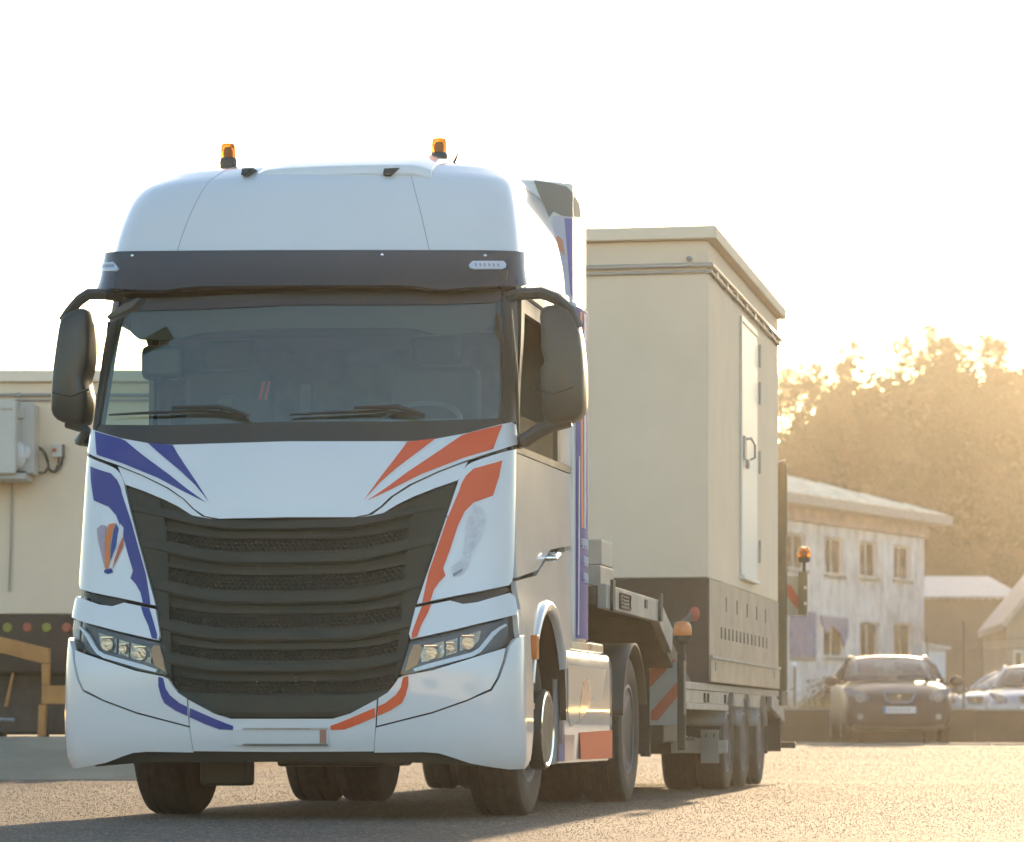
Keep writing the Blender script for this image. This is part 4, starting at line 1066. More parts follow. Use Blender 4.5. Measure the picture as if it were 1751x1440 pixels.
# visor
def widen(p):
    k = ss((p.z - 2.95) / .2) * (1 - ss((p.y - .9) / 1.0)); return Vector((p.x + (p.x * .033 - .036) * k, p.y, p.z))
def visf(a, z): return widen_v(a, z)
def widen_v(a, z):
    p = cab(a, z, .055 - .03 * ss((z - 2.9) / .25) + .03 * (1 - ss(abs(a) / 1.9)))
    return Vector((p.x + (p.x * .033 - .036) * ss(abs(a) / 1.2) * (1 if a < 0 else 0), p.y, p.z))
zt_, zb_ = inv(520, 433)[1], inv(520, 501)[1]
vis_r = PX([(530, 433), (700, 432.5), (840, 432), (876, 432), (893, 433), (894, 470), (892, 488), (872, 494), (800, 500), (760, 504), (735, 503), (712, 498), (690, 497), (520, 497), (360, 497), (330, 499), (305, 504), (270, 503), (215, 498), (190, 495), (176, 490), (174, 470), (182, 434), (200, 433), (360, 433)])
zz0 = max(z for a, z in vis_r)
visor = panel('sun_visor', [(max(-2.0, min(2.0, a)), z) for a, z in vis_r], mat('smoked_visor', (.034, .038, .037), .2, coat=.7, rvar=.05), TR, fn=visf, th=.03, bev=.006)
for s, dx in ((1, 0), (-1, 0)):
    MK = [(802, 458), (808, 451), (858, 450), (862, 455), (861, 461), (856, 464), (812, 465), (804, 463)] if s > 0 else [(198, 456), (201, 451), (222, 451), (228, 459), (230, 464), (226, 467), (203, 466), (198, 462)]
    mk = panel('marker_light', PX(MK, 3), mat('marker_clear', (.62, .66, .72), .2, coat=.8) if s > 0 else bpy.data.materials['marker_clear'], visor, fn=lambda a, z: visf(a, z) + Vector((0, -.012, 0)), th=.012, bev=.003)
    for k in range(6):
        x = 812 + k * 7 if s > 0 else 203 + k * 3.4
        panel('light_prism', PX([(x, 455), (x + 3, 454.6), (x + 4, 460), (x + 1, 460.5)], 3), mat('marker_prism', (.30, .34, .40), .2) if (s > 0 and k == 0) else bpy.data.materials['marker_prism'], visor, fn=lambda a, z: visf(a, z) + Vector((0, -.0135, 0)), th=0)
for x in (655, 828, 250):
    a_, z_ = inv(x, 441); MB().lathe(visf(a_, z_), (0, -1, 0), [(.009, -.002), (.009, .004), (.004, .006)], 8).build('screw', CHROME, visor)
# gap filler between visor top and roof
# ---- roof dome
ROOFT = pchip([(0, 3.12, 1.185, 1.262, .50, .25, .11), (.12, 3.25, 1.17, 1.25, .53, .27, .11), (.26, 3.42, 1.145, 1.215, .575, .29, .11), (.40, 3.57, 1.115, 1.17, .64, .31, .11), (.52, 3.67, 1.085, 1.13, .72, .32, .11), (.62, 3.735, 1.05, 1.09, .82, .33, .11), (.70, 3.78, 1.01, 1.05, .92, .33, .10), (.78, 3.805, .96, 1.01, 1.02, .32, .10), (.86, 3.822, .88, .95, 1.2, .30, .09), (.93, 3.835, .76, .88, 1.42, .22, .07), (1.0, 3.843, .58, .75, 1.65, .12, .05)])
def roof0(a, t):
    z, wf, wr, vf, Rr, bow = ROOFT(t); s = 1 if a >= 0 else -1
    u, v = section(abs(a), s, wf, wr, vf, Rr, bow, 1.97); return widen(Vector((u, v, z)))
mb = MB(); mb.grid(lambda i, j: roof0(-3 + 6 * i, j), 120, 70)
# top cap and back
nb = 121; base_i = 70 * nb
cap = [roof0(-3 + 6 * k / 120, 1.0) for k in range(121)]
mb.add(cap + [Vector((0, 1.95, 3.845))], [(k, k + 1, 121) for k in range(120)])
roof = mb.build('roof', WHITE, TR, ang=50)
rp = MB()
def rback(i, j):
    t = i * 2 - 1; z0 = 3.1
    p = roof0(3 * (1 if t > 0 else -1), abs(1 - abs(t)))
    return Vector((p.x, VR, z0 + (p.z - z0) * j))
MB().box(-1.24, 1.24, VR - .03, VR, 1.0, 3.12).box(-.98, .98, 1.90, 1.93, 3.121, 3.72).build('back_wall', WHITE, TR)
def roofhit(px, py):                                 # nearest roof point seen at a pixel (coarse search)
    best = None
    for i in range(0, 121):
        for j in range(0, 71):
            p = roof0(-3 + 6 * i / 120, j / 70); q = proj(rigw(*p)); d = (q[0] - px) ** 2 + (q[1] - py) ** 2
            if best is None or d < best[0]: best = (d, p)
    return best[1]
# fine crease lines of the roof shell and recessed beacon pads
CRE = mat('seam', (.35, .37, .40), .5)
# white roof hatch slab across the front of the roof, with two dark brackets
(xa, za), (xb, zb2) = rig_v(432, 296, .80), rig_v(738, 294, .80)
secs = []
for k in range(13):
    i = k / 12; x = xa + (xb - xa) * i; cv = .05 * (2 * i - 1) ** 2; e_ = .004 * (2 * i - 1) ** 2 + .03 * abs(2 * i - 1) ** 14
    secs.append([Vector((x, .745 + cv, 3.69 - e_)), Vector((x, .75 + cv, 3.738 - e_)), Vector((x, .98 + cv, 3.840 - e_)), Vector((x, 1.3 + cv, 3.895 - e_)), Vector((x, 1.9, 3.905 - e_)), Vector((x, 1.9, 3.60)), Vector((x, .82 + cv, 3.60))])
mb = MB().loft(secs); sb = mb.build('roof_hatch', WHITE, TR, bevel=.008, ang=30)
for (x0, x1) in ((412, 432), (655, 682)):
    u0, z0 = rig_v(x0, 299, .74); u1, z1 = rig_v(x1, 286, .74)
    MB().prism([(u0, .73, z0), (u0 + (u1 - u0) * .45, .73, z0 - .005), (u1, .76, z1), (u0, .76, z1)], (0, .10, 0)).build('bracket', BLACKP, sb, bevel=.004)
# soft seams of the roof shell
for a0 in (.80, -.80):
    pts = [roof0(a0 + .10 * math.copysign(j, a0) * -.6, .02 + .72 * j) for j in [k / 24 for k in range(25)]]
    MB().tube([p + Vector((0, -.0005, 0)) for p in pts], .0022, 4, cap=False).build('roof_seam', CRE, roof)
# rear roof fairing behind the dome
secs = []
for k in range(9):
    j = k / 8; v = 1.5 + 1.08 * j; h = 3.83 + .20 * j; w_ = .96 + .19 * j; sec = []
    for i in range(25):
        t = math.pi * i / 24; x = -math.copysign(abs(math.cos(t)) ** .22, math.cos(t)) * w_
        sec.append(Vector((x, v, 3.55 + (h - 3.55) * abs(math.sin(t)) ** .2)))
    secs.append(sec)
MB().loft(secs).build('roof_fairing', WHITE, TR, ang=40)
# flared side fin behind the roof shell, with its grey patch and faded livery
FA, FB, FC = Vector((1.0, 1.80)), Vector((1.265, 2.24)), Vector((1.285, 2.62))
def finpt(px, py, o=0.0):
    A_, B_ = (FA, FB) if px < 980 else (FB, FC)
    r0 = wrig(W(px, py, 10)); r1 = wrig(W(px, py, 30)); d = Vector((r1[0] - r0[0], r1[1] - r0[1])); e = B_ - A_
    # r0 + k d on the line A + m e
    k = ((A_.x - r0[0]) * e.y - (A_.y - r0[1]) * e.x) / (d.x * e.y - d.y * e.x)
    nrm = Vector((e.y, -e.x)).normalized()
    return Vector((r0[0] + d.x * k + nrm.x * o, r0[1] + d.y * k + nrm.y * o, r0[2] + (r1[2] - r0[2]) * k))
sp_mats = {}
for s in (1, -1):
    S = lambda p: (p[0] * s, p[1], p[2])
    mb = MB()
    for (P0, P1, z0, z1) in ((FA, FB, 3.80, 3.835), (FB, FC, 3.835, 3.70)):
        nrm = Vector(((P1 - P0).y, -(P1 - P0).x)).normalized() * -.02
        q = [(P0.x, P0.y, 3.0), (P1.x, P1.y, 3.0), (P1.x, P1.y, z1), (P0.x, P0.y, z0)]
        mb.prism([S(p) for p in q], (nrm.x * s, nrm.y, 0))
    sp = mb.build('side_fin', WHITE, TR, ang=50)
    for nm, pts, c, o in (('grey_patch', [(912, 308), (940, 312), (968, 319), (979, 330), (979, 371), (962, 370), (946, 362), (938, 372), (924, 340)], (.26, .26, .235), .003),
                       ('grey_patch', [(981, 334), (990, 348), (993, 372), (981, 371)], (.26, .26, .235), .003),
                       ('livery_print', [(944, 370), (960, 368), (979, 372), (979, 520), (966, 500), (956, 440)], (.60, .62, .72), .003),
                       ('livery_print', [(964, 373), (977, 374), (979, 512), (974, 500), (969, 430)], (.22, .22, .52), .0045),
                       ('livery_print', [(947, 410), (953, 403), (961, 410), (966, 440), (960, 432), (951, 424)], (.75, .34, .22), .0045)):
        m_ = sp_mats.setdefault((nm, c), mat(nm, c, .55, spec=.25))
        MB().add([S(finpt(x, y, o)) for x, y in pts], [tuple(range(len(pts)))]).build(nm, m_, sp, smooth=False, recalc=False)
# beacons and aerial
def beacon(parent, c, r, h, name='beacon', tilt=0.0):
    c = Vector(c)
    b = MB().lathe(c, (tilt, 0, 1), [(r * 1.12, 0), (r * 1.16, .015), (r * 1.02, h * .30), (r * .98, h * .32)], 24).build(name, BLACKP, parent)
    ax = Vector((tilt, 0, 1)).normalized()
    MB().lathe(c + ax * h * .30, (tilt, 0, 1), [(r, -h * .04), (r * .99, h * .3), (r * .92, h * .60), (r * .80, h * .68), (r * .4, h * .72), (.001, h * .725)], 24).build('lens', AMBER, b)
    MB().lathe(c + ax * h * .31, (tilt, 0, 1), [(r * .5, 0), (r * .55, h * .3), (r * .35, h * .5), (.001, h * .52)], 12).build('bulb', AMBER2, b)
    return b
for (px_, base) in ((391, 279), (751, 276)):
    v = 1.28; u, z = rig_v(px_, base + 3, v)
    MB().lathe((u, v, z - .05), (0, 0, 1), [(.052, 0), (.052, .05)], 24).build('beacon_mount', BLACKP, TR)
    z += .02 if px_ > 500 else 0
    beacon(TR, (u, v, z), .046, .125, 'beacon', -.03 if px_ < 500 else 0)
u, z = rig_v(777, 276, 1.2)
m_ = MB().tube([(u, 1.2, z - .12), (u, 1.2, z), (u + .028, 1.2, z + .055)], [.014, .010, .004], 6); m_.build('aerial', BLACKP, TR)
# ---- wipers
for x0, x1, yb, xa in ((190, 432, 712, 405), (497, 730, 712, 705)):
    p = [inv(x0, yb), inv(x0 + 80, yb - 4), inv(x0 + 160, yb - 6), inv(x1 - 10, yb + 1)]
    w_ = MB().tube([cab(a, z, .02) for a, z in p], [.006, .010, .010, .008], 6).build('wiper', BLACKP, TR)
    p = [inv(x0 + 110, yb - 9), inv(xa - 25, yb - 10), inv(xa, yb - 3), inv(xa + 22, yb + 6)]
    MB().tube([cab(a, z, .045) for a, z in p], [.010, .017, .016, .016], 6).build('wiper_arm', BLACKP, w_)
# ---- mirrors
MIRM = mat('mirror_shell', (.050, .053, .043), .38, rvar=.1, coat=.2)
for s, outline, top, bot, Zv in ((1, [(926, 560), (922, 535), (932, 522), (955, 520), (975, 530), (990, 560), (998, 620), (999, 690), (994, 712), (975, 722), (938, 728), (928, 715), (926, 660), (924, 630), (932, 622), (930, 610), (925, 600)], [(887, 502), (925, 500), (950, 510), (975, 530), (990, 560)], [(975, 720), (940, 728), (915, 738), (895, 752)], .40),
                                 (-1, [(152, 540), (147, 528), (135, 526), (112, 535), (104, 545), (98, 580), (90, 640), (87, 700), (92, 715), (110, 724), (140, 728), (146, 715), (150, 680), (143, 650), (150, 625), (153, 590)], [(177, 502), (150, 502), (135, 512), (118, 530), (104, 548)], [(110, 722), (135, 728), (146, 738), (133, 750)], .55)):
    c3 = [rig_v(x, y, Zv) for x, y in chaik(outline, 1, True)]
    mb = MB(); n_ = len(c3)
    cu = sum(p[0] for p in c3) / n_; cz_ = sum(p[1] for p in c3) / n_
    secs = []
    for (v, k) in ((-.035, .86), (-.02, .965), (.015, 1.0), (.12, 1.0), (.17, .97)):
        secs.append([Vector((cu + (x - cu) * k, Zv + v, cz_ + (z - cz_) * k)) for x, z in c3])
    # domed face: inner ring fan towards the camera
    secs = [[Vector((cu + (x - cu) * .5, Zv - .05, cz_ + (z - cz_) * .6)) for x, z in c3]] + secs
    mb.loft(secs); mr_ = mb.build('mirror', MIRM, TR, ang=50)
    zz_ = cz_ - .17; wv = [p for p in c3 if abs(p[1] - zz_) < .2]
    MB().tube([(cu - .11, Zv - .052, zz_ + .02), (cu, Zv - .060, zz_ - .01), (cu + .11, Zv - .052, zz_ + .03)], .006, 5).build('mirror_seam', BLACKP, mr_)
    gl_ = MB(); gl_.add([(cu + (x - cu) * .9, Zv + .171, cz_ + (z - cz_) * .92) for x, z in c3], [tuple(range(n_))]); gl_.build('mirror_glass', CHROME, mr_, smooth=False, recalc=False)
    q = [rig_v(x, y, Zv - .0) for x, y in top]
    MB().tube([(q[0][0] - s * .06, Zv + .12, q[0][1])] + [(x, Zv + .02 , z) for x, z in q], [.035, .034, .034, .034, .03, .025], 8).build('mirror_arm', MIRM, mr_)
    q = [rig_v(x, y, Zv) for x, y in bot]
    MB().tube([(x, Zv + .04, z) for x, z in q] + [(q[-1][0] - s * .1, Zv + .16, q[-1][1] - .01)], [.030, .035, .04, .04, .04], 8).build('mirror_arm', MIRM, mr_)
    MB().tube([(s * 1.235, Zv + .10, 2.15), (s * 1.225, Zv + .10, 2.5), (s * 1.19, Zv + .10, 2.86)], .012, 6).build('mirror_stay', BLACKP, mr_)
# front kerb mirror hanging from the visor corner (left in the photo)
q = [rig_v(x, y, .34) for x, y in ((184, 542), (205, 526), (238, 510), (246, 512), (232, 528), (205, 542), (188, 548))]
MB().prism([(x, .30, z) for x, z in q], (0, .10, 0)).build('kerb_mirror', MIRM, TR, bevel=.02)
# ---- interior
INT = mat('dashboard_plastic', (.09, .10, .09), .7); FAB = mat('seat_fabric', (.11, .12, .115), .9)
MB().prism([(-1.13, .34, 1.95), (-1.13, .42, 2.14), (-1.13, .85, 2.20), (-1.13, 1.0, 1.95)], (2.26, 0, 0)).build('dashboard', INT, TR, bevel=.03)
MB().box(-1.2, 1.2, .5, 2.05, 1.86, 1.9).build('cab_floor', INT, TR)
for u0 in (-.62, .62):
    m_ = MB(); m_.box(u0 - .26, u0 + .26, 1.15, 1.32, 1.9, 2.62).box(u0 - .26, u0 + .26, 1.0, 1.5, 1.9, 2.08).box(u0 - .15, u0 + .15, 1.18, 1.30, 2.64, 2.82)
    m_.build('seat', FAB, TR, bevel=.05)
MB().box(-1.2, 1.2, 1.96, 2.0, 1.9, 3.1).build('bunk_curtain', mat('curtain_grey', (.16, .19, .18), .9, var=.2, vscale=3), TR)
MB().box(-1.15, 1.15, .62, 1.95, 3.02, 3.10).build('headliner', bpy.data.materials['headliner'], TR)
MB().box(-1.0, 1.0, 1.1, 1.9, 2.80, 3.02).build('overhead_locker', INT, TR, bevel=.03)
sw = MB(); c = Vector((.60, .86, 2.27)); ax = Vector((0, -.55, .83)).normalized(); a1 = Vector((1, 0, 0)); a2 = ax.cross(a1)
sw.tube([c + (a1 * math.cos(t) + a2 * math.sin(t)) * .23 for t in [2 * math.pi * k / 32 for k in range(33)]], .016, 8, cap=False)
sw.tube([c - a1 * .22, c, c + a1 * .22], .02, 6).tube([c, c - ax * .3], .03, 8); sw.build('steering_wheel', mat('wheel_grey', (.20, .22, .22), .4), TR)
u, z = rig_v(525, 683, .52); MB().box(u - .035, u + .035, .50, .52, z - .10, z + .09).build('phone_holder', BLACKP, TR, bevel=.008)
u, z = rig_v(388, 690, .52); MB().box(u - .04, u + .04, .50, .54, z - .05, z + .04).build('phone_holder', BLACKP, TR, bevel=.008)
RM = mat('red_sticker', (.55, .08, .07), .5)
for dx_ in (0, 10):
    MB().prism([(x, .53, z) for x, z in [rig_v(x, y, .53) for x, y in ((441 + dx_, 683), (446 + dx_, 683), (453 + dx_, 652), (449 + dx_, 652))]], (0, .004, 0)).build('red_mark', RM, TR, smooth=False)
MB().box(-1.0, -.75, .62, .70, 2.52, 2.72).build('cab_fan', BLACKP, TR, bevel=.04)
# ---- chassis, wheels
for s in (-1, 1):
    MB().box(s * .42 - .04, s * .42 + .04, .9, 6.1, .72, .98).build('chassis_rail', CHASSIS, TR)
def wheel(parent, u, v, r, w_, side, rimr=.29, dual=False, deep=False, name='wheel'):
    c = Vector((u, v, r)); ax = Vector((side, 0, 0))
    mb = MB(); pr = [(rimr, -w_ * .42), (r * .80, -w_ * .5), (r * .95, -w_ * .47), (r, -w_ * .38), (r, -w_ * .24), (r - .013, -w_ * .23), (r - .013, -w_ * .19), (r, -w_ * .18), (r, -w_ * .02), (r - .013, -w_ * .01), (r - .013, w_ * .02), (r, w_ * .03), (r, w_ * .18), (r - .013, w_ * .19), (r - .013, w_ * .23), (r, w_ * .24), (r, w_ * .38), (r * .975, w_ * .455), (r * .95, w_ * .475), (r * .93, w_ * .472), (r * .90, w_ * .49), (r * .80, w_ * .5), (r * .70, w_ * .48), (r * .66, w_ * .46), (rimr, w_ * .42)]
    mb.lathe(c, ax, pr, 48); t_ = mb.build(name, RUBBER, parent, ang=40)
    if dual:
        MB().lathe(c - ax * (w_ + .04), ax, pr, 40).build('inner_tyre', RUBBER, t_, ang=40)
    mb = MB()
    if deep: mb.lathe(c, ax, [(rimr * 1.06, w_ * .42), (rimr * 1.08, w_ * .45), (rimr * 1.0, w_ * .46), (rimr * .95, w_ * .3), (rimr * .9, -w_ * .2), (rimr * .45, -w_ * .28), (rimr * .42, w_ * .25), (rimr * .3, w_ * .30), (.001, w_ * .31)], 36)
    else: mb.lathe(c, ax, [(rimr * 1.06, w_ * .42), (rimr * 1.08, w_ * .45), (rimr * 1.0, w_ * .46), (rimr * .93, w_ * .36), (rimr * .75, w_ * .48), (rimr * .50, w_ * .66), (rimr * .46, w_ * .68), (rimr * .40, w_ * .60), (.001, w_ * .62)], 36)
    rim = mb.build('rim', STEELR, t_, ang=40)
    for k in range(10):
        t = 2 * math.pi * k / 10; rr = rimr * (.62 if not deep else .36)
        q = c + Vector((side * (w_ * (.58 if not deep else .27)), math.cos(t) * rr, math.sin(t) * rr))
        MB().lathe(q, ax, [(.014, 0), (.014, .03), (.006, .04)], 8).build('wheel_nut', CHROME, rim)
    return t_
vw, zw = rig_u(905, 1395, 1.15)
VW = 1.42
for s in (-1, 1):
    w0 = wheel(TR, s * (1.15 - .155), VW, .505, .31, s, name='front_wheel')
    # polished ring standing proud, with a dark collar
    c = Vector((s * 1.16, VW, .505)); ax = Vector((s, 0, 0))
    MB().lathe(c, ax, [(.235, 0), (.235, .07), (.225, .085)], 40).build('rim_collar', BLACKP, w0)
    MB().lathe(c + ax * .075, ax, [(.226, 0), (.226, .014), (.212, .018), (.195, .010), (.195, 0)], 40).build('rim_ring', CHROME, w0)
    MB().lathe(c, ax, [(.19, .03), (.12, .035), (.10, .075), (.001, .08)], 24).build('hub', CHASSIS, w0)
for s in (-1, 1):
    wheel(TR, s * (1.185 - .155), 5.22, .505, .31, s, dual=True, deep=True, name='drive_wheel')
    mb = MB(); mb.grid(lambda i, j: Vector((s * (.66 + .56 * j), 5.22 - math.cos(math.pi * (.05 + .85 * i)) * .60, .505 + math.sin(math.pi * (.05 + .85 * i)) * .60)), 24, 3); g_ = mb.build('mudguard', BLACKP, TR); so = g_.modifiers.new('solid', 'SOLIDIFY'); so.thickness = .02
MB().box(-1.0, 1.0, VW - .08, VW + .08, .42, .56).build('front_axle', CHASSIS, TR, bevel=.02)
MB().lathe((-.9, 5.22, .505), (1, 0, 0), [(.1, 0), (.1, 1.8)], 16).build('rear_axle', CHASSIS, TR)
MB().box(-.5, .5, 4.9, 5.9, 1.0, 1.12).build('fifth_wheel', CHASSIS, TR, bevel=.03)
# side skirt / tank fairing with livery
for s in (1, -1):
    u = s * 1.20
    mb = MB()
    prof_ = [(-.10, 1.02), (-.03, 1.015), (0, .985), (.012, .9), (.014, .5), (0, .30), (-.06, .285)]
    secs = [[Vector((u + s * x, v, z + (0 if v < 2.1 else 0))) for x, z in prof_] for v in [1.98 + k * .1 for k in range(23)]]
    mb.loft(secs, cap=False, ring=False); sk = mb.build('side_skirt', WHITE, TR, ang=60); so = sk.modifiers.new('solid', 'SOLIDIFY'); so.thickness = .03; so.offset = -1 if s > 0 else -1
    ex = lambda v, z, d: (u + s * (.0145 + d), v, z)
    def quad(name, pts, m_, d=.003): mb = MB(); mb.add([ex(v, z, d) for v, z in pts], [tuple(range(len(pts)))]); return mb.build(name, m_, sk, smooth=False, recalc=False)
    quad('stripe', [(1.99, .31), (2.22, .31), (2.20, .60), (2.26, .9), (2.30, .985), (1.99, .985)], BLUE)
    quad('stripe', [(2.85, .315), (4.17, .315), (4.17, .50), (2.80, .485)], ORANGE)
    quad('stripe', [(2.23, .315), (2.55, .315), (2.60, .47), (2.22, .47)], mat('pale_orange', (.70, .45, .36), .3, coat=.5) if s > 0 else bpy.data.materials['pale_orange'])
    quad('skirt_recess', [(2.35, .60), (2.35, .90), (3.9, .90), (3.72, .70), (3.2, .66), (2.9, .58), (2.45, .52)], mat('recess_grey', (.50, .50, .47), .35, coat=.4) if s > 0 else bpy.data.materials['recess_grey'], .004)
    quad('skirt_print', [(2.75, .56), (2.9, .80), (3.15, .84), (3.25, .70), (3.0, .60)], mat('skirt_blue_grey', (.20, .23, .36), .25, coat=.6) if s > 0 else bpy.data.materials['skirt_blue_grey'], .006)
    MB().box(min(s * .55, s * 1.10), max(s * .55, s * 1.10), 2.1, 4.1, .36, .94).build('fuel_tank', STEEL, TR, bevel=.08, seg=3)
    MB().box(min(s * .75, s * 1.17), max(s * .75, s * 1.17), 2.5, 4.1, 1.00, 1.075).build('tank_step', STEEL, TR, bevel=.02)
MB().box(-.9, .9, 2.35, 2.8, .95, 1.6).build('air_tank_rack', CHASSIS, TR, bevel=.03)
# ================================================================== LOW-BED TRAILER
UT = 1.30
TRL = rigthing('low_loader_trailer', 'grey low loader trailer coupled behind the white truck, carrying the beige shelter', 'trailer', (0, 10.5, 0))
TPAINT = mat('trailer_grey', (.30, .31, .29), .5, var=.18, vscale=5, rvar=.1)
TDARK = mat('trailer_dark', (.048, .050, .042), .65, var=.3, vscale=6)
TOLIVE = mat('ramp_olive', (.13, .12, .07), .6, var=.2, vscale=3)
RAIL = mat('side_rail', (.36, .34, .29), .6, var=.18, vscale=6)
def ru(x, y): return rig_u(x, y, UT)
# gooseneck side plates
top = [ru(1037, 998), ru(1130, 1027), ru(1151, 1075)]
bot = [ru(1037, 1040), ru(1127, 1064), ru(1149, 1117)]
for s in (1, -1):
    mb = MB(); poly = [top[0], top[1], top[2], bot[2], bot[1], bot[0]]
    mb.prism([(s * UT, v, z) for v, z in poly], (-s * .06, 0, 0)); gn = mb.build('gooseneck_beam', TPAINT, TRL, bevel=.008)
    for px_ in (1045, 1127):
        v, z = rig_u(px_, 1020, UT); z0_ = bot[0][1] - .01
        MB().box(min(s * (UT + .002), s * (UT + .022)), max(s * (UT + .002), s * (UT + .022)), v - .05, v + .05, z0_, z0_ + .20).build('beam_strap', TDARK, gn)
v0_, v1_ = top[0][0], top[1][0]
MB().box(-UT + .061, UT - .061, v0_, v1_, bot[0][1] + .02, top[0][1] - .01).build('gooseneck_deck', TDARK, TRL, bevel=.01)
MB().prism([(-UT + .061, v1_, top[0][1] - .01), (-UT + .061, v1_, bot[0][1] + .02), (-UT + .061, 8.2, .62), (-UT + .061, 8.2, .86)], (2 * UT - .122, 0, 0)).build('gooseneck_slope', TDARK, TRL)
# maker's mark on the gooseneck beam: a frame with unreadable strokes
p = [rig_u(x, y, UT + .004) for x, y in ((1060, 1014), (1077, 1019), (1077, 1043), (1060, 1039))]
q = [Vector((UT + .006, v, z)) for v, z in p]
mk = MB().tube(q + [q[0]], .010, 4, cap=False)
for a in (.25, .5, .75): mk.tube([q[0].lerp(q[3], a) + (q[1] - q[0]) * .25, q[1].lerp(q[2], a) - (q[1] - q[0]) * .2], .008, 4)
mk.build('maker_mark', TDARK, TRL)
MB().box(UT + .001, UT + .008, rig_u(1102, 1030, UT)[0], rig_u(1106, 1030, UT)[0], bot[0][1] + .06, bot[0][1] + .12).build('slot', TDARK, TRL, smooth=False)
# equipment box at the front of the trailer, seen between cab and shelter
ub = rig_v(1003, 900, v0_ + .2)[0]; uc_ = rig_v(1029, 900, v0_ + .2)[0]
zt1 = rig_v(1010, 922, v0_ + .2)[1]; zt2 = rig_v(1010, 966, v0_ + .2)[1]; z3 = rig_v(1010, 996, v0_ + .2)[1]
MB().box(-1.1, uc_, v0_ + .2, v0_ + .7, zt2, zt1).build('front_box', mat('box_grey', (.42, .41, .36), .6), TRL, bevel=.01)
MB().box(-1.1, uc_, v0_ + .15, v0_ + .72, z3 - .03, zt2 - .003).build('front_tray', TPAINT, TRL, bevel=.01)
MB().box(-1.25, UT - .1, v0_ - .2, v0_ + .9, top[0][1] - .005, z3 - .035).build('coupling_deck', TDARK, TRL)
# deck
VF, VB = ru(1172, 1180)[0], ru(1332, 1182)[0]
ZD = .87
MB().box(-UT, UT, VF, VB, ZD - .06, ZD - .002).build('deck', RAIL, TRL, bevel=.008)
zr0 = rig_u(1180, 1213, UT)[1]
for s in (1, -1):
    v_end = ru(1243, 1213)[0]
    MB().box(min(s * (UT - .05), s * (UT - .01)), max(s * (UT - .05), s * (UT - .01)), VF, v_end, zr0 + .05, ZD - .062).build('side_rail', RAIL, TRL, bevel=.005)
    MB().box(min(s * (UT - .07), s * (UT + .012)), max(s * (UT - .07), s * (UT + .012)), VF, v_end, zr0, zr0 + .047).build('rail_lip', RAIL, TRL, bevel=.005)
    for px_ in (1205, 1211, 1240):
        v = ru(px_, 1190)[0]
        MB().box(min(s * (UT - .008), s * (UT + .005)), max(s * (UT - .008), s * (UT + .005)), v, v + .05, zr0 + .06, ZD - .08).build('stake_pocket', TDARK, TRL)
MB().box(-.55, .55, VF, VB + .3, .45, ZD - .065).build('spine_beam', TDARK, TRL)
MB().box(-1.15, 1.15, VF - .1, VF + 1.0, .40, .80).build('belly', TDARK, TRL, bevel=.02)
# wheels and mudguards
WV = [ru(1250, 1300)[0], ru(1277, 1300)[0], ru(1304, 1300)[0]]
for v in WV:
    for s in (1, -1):
        wheel(TRL, s * (UT - .14), v, .40, .245, s, rimr=.235, dual=True, deep=True, name='trailer_wheel')
        mb = MB(); mb.grid(lambda i, j: Vector((s * (UT - .62 + .62 * j), v - math.cos(math.pi * (.1 + .8 * i)) * .455, .40 + math.sin(math.pi * (.1 + .8 * i)) * .46)), 18, 2)
        g_ = mb.build('mudguard', TPAINT, TRL); so = g_.modifiers.new('solid', 'SOLIDIFY'); so.thickness = .025
        MB().box(min(s * (UT - .6), s * UT), max(s * (UT - .6), s * UT), v + .42, v + .435, .28, .62).build('mudflap', TDARK, g_)
    MB().lathe((-1.0, v, .40), (1, 0, 0), [(.07, 0), (.07, 2.0)], 12).build('axle', TDARK, TRL)
# filler panels between the guards, in deck colour
for k in range(2):
    va, vb_ = WV[k] + .2, WV[k + 1] - .2
    for s in (1, -1): MB().box(min(s * (UT - .03), s * (UT - .005)), max(s * (UT - .03), s * (UT - .005)), va, vb_, .70, ZD - .062).build('guard_filler', RAIL, TRL)
# tail: sloping beam, flaps, bar
vb0 = ru(1318, 1180)[0]; t0, t1, t2 = ru(1320, 1185), ru(1340, 1203), ru(1342, 1236)
for s in (1, -1):
    MB().prism([(s * UT, t0[0], t0[1] - .0), (s * UT, t1[0], t1[1]), (s * UT, t2[0], t2[1]), (s * UT, t0[0], t0[1] - .14)], (-s * .05, 0, 0)).build('tail_beam', TPAINT, TRL, bevel=.006)
v_, z_ = ru(1335, 1285)
for s in (1, -1):
    MB().box(min(s * (UT - .5), s * UT), max(s * (UT - .5), s * UT), v_, v_ + .03, z_, .66).build('tail_flap', TDARK, TRL)
MB().box(-1.36, 1.40, v_ + .35, v_ + .45, z_ + .03, z_ + .09).build('tail_bar', TDARK, TRL, bevel=.01)
# raised loading ramp behind the shelter
vr = VB + .45
ur = rig_v(1345, 900, vr)[0]; zt_r = rig_v(1338, 792, vr)[1]
for u0, u1 in ((-ur, -.12), (.12, ur)):
    rp_ = MB().box(u0, u1, vr, vr + .09, ZD + .0, zt_r).build('loading_ramp', TOLIVE, TRL, bevel=.012)
    for k in range(9): MB().box(u0 + .06, u1 - .06, vr - .022, vr - .002, ZD + .15 + k * .23, ZD + .19 + k * .23).build('ramp_bar', TOLIVE, rp_)
    MB().tube([(u1 - .1, vr + .04, zt_r), (u1 - .02, vr + .04, zt_r + .03)], .015, 6).build('ramp_pin', STEEL, rp_)
MB().box(-ur, ur, VB - .0, vr + .12, ZD - .14, ZD - .003).build('ramp_hinge', TDARK, TRL)
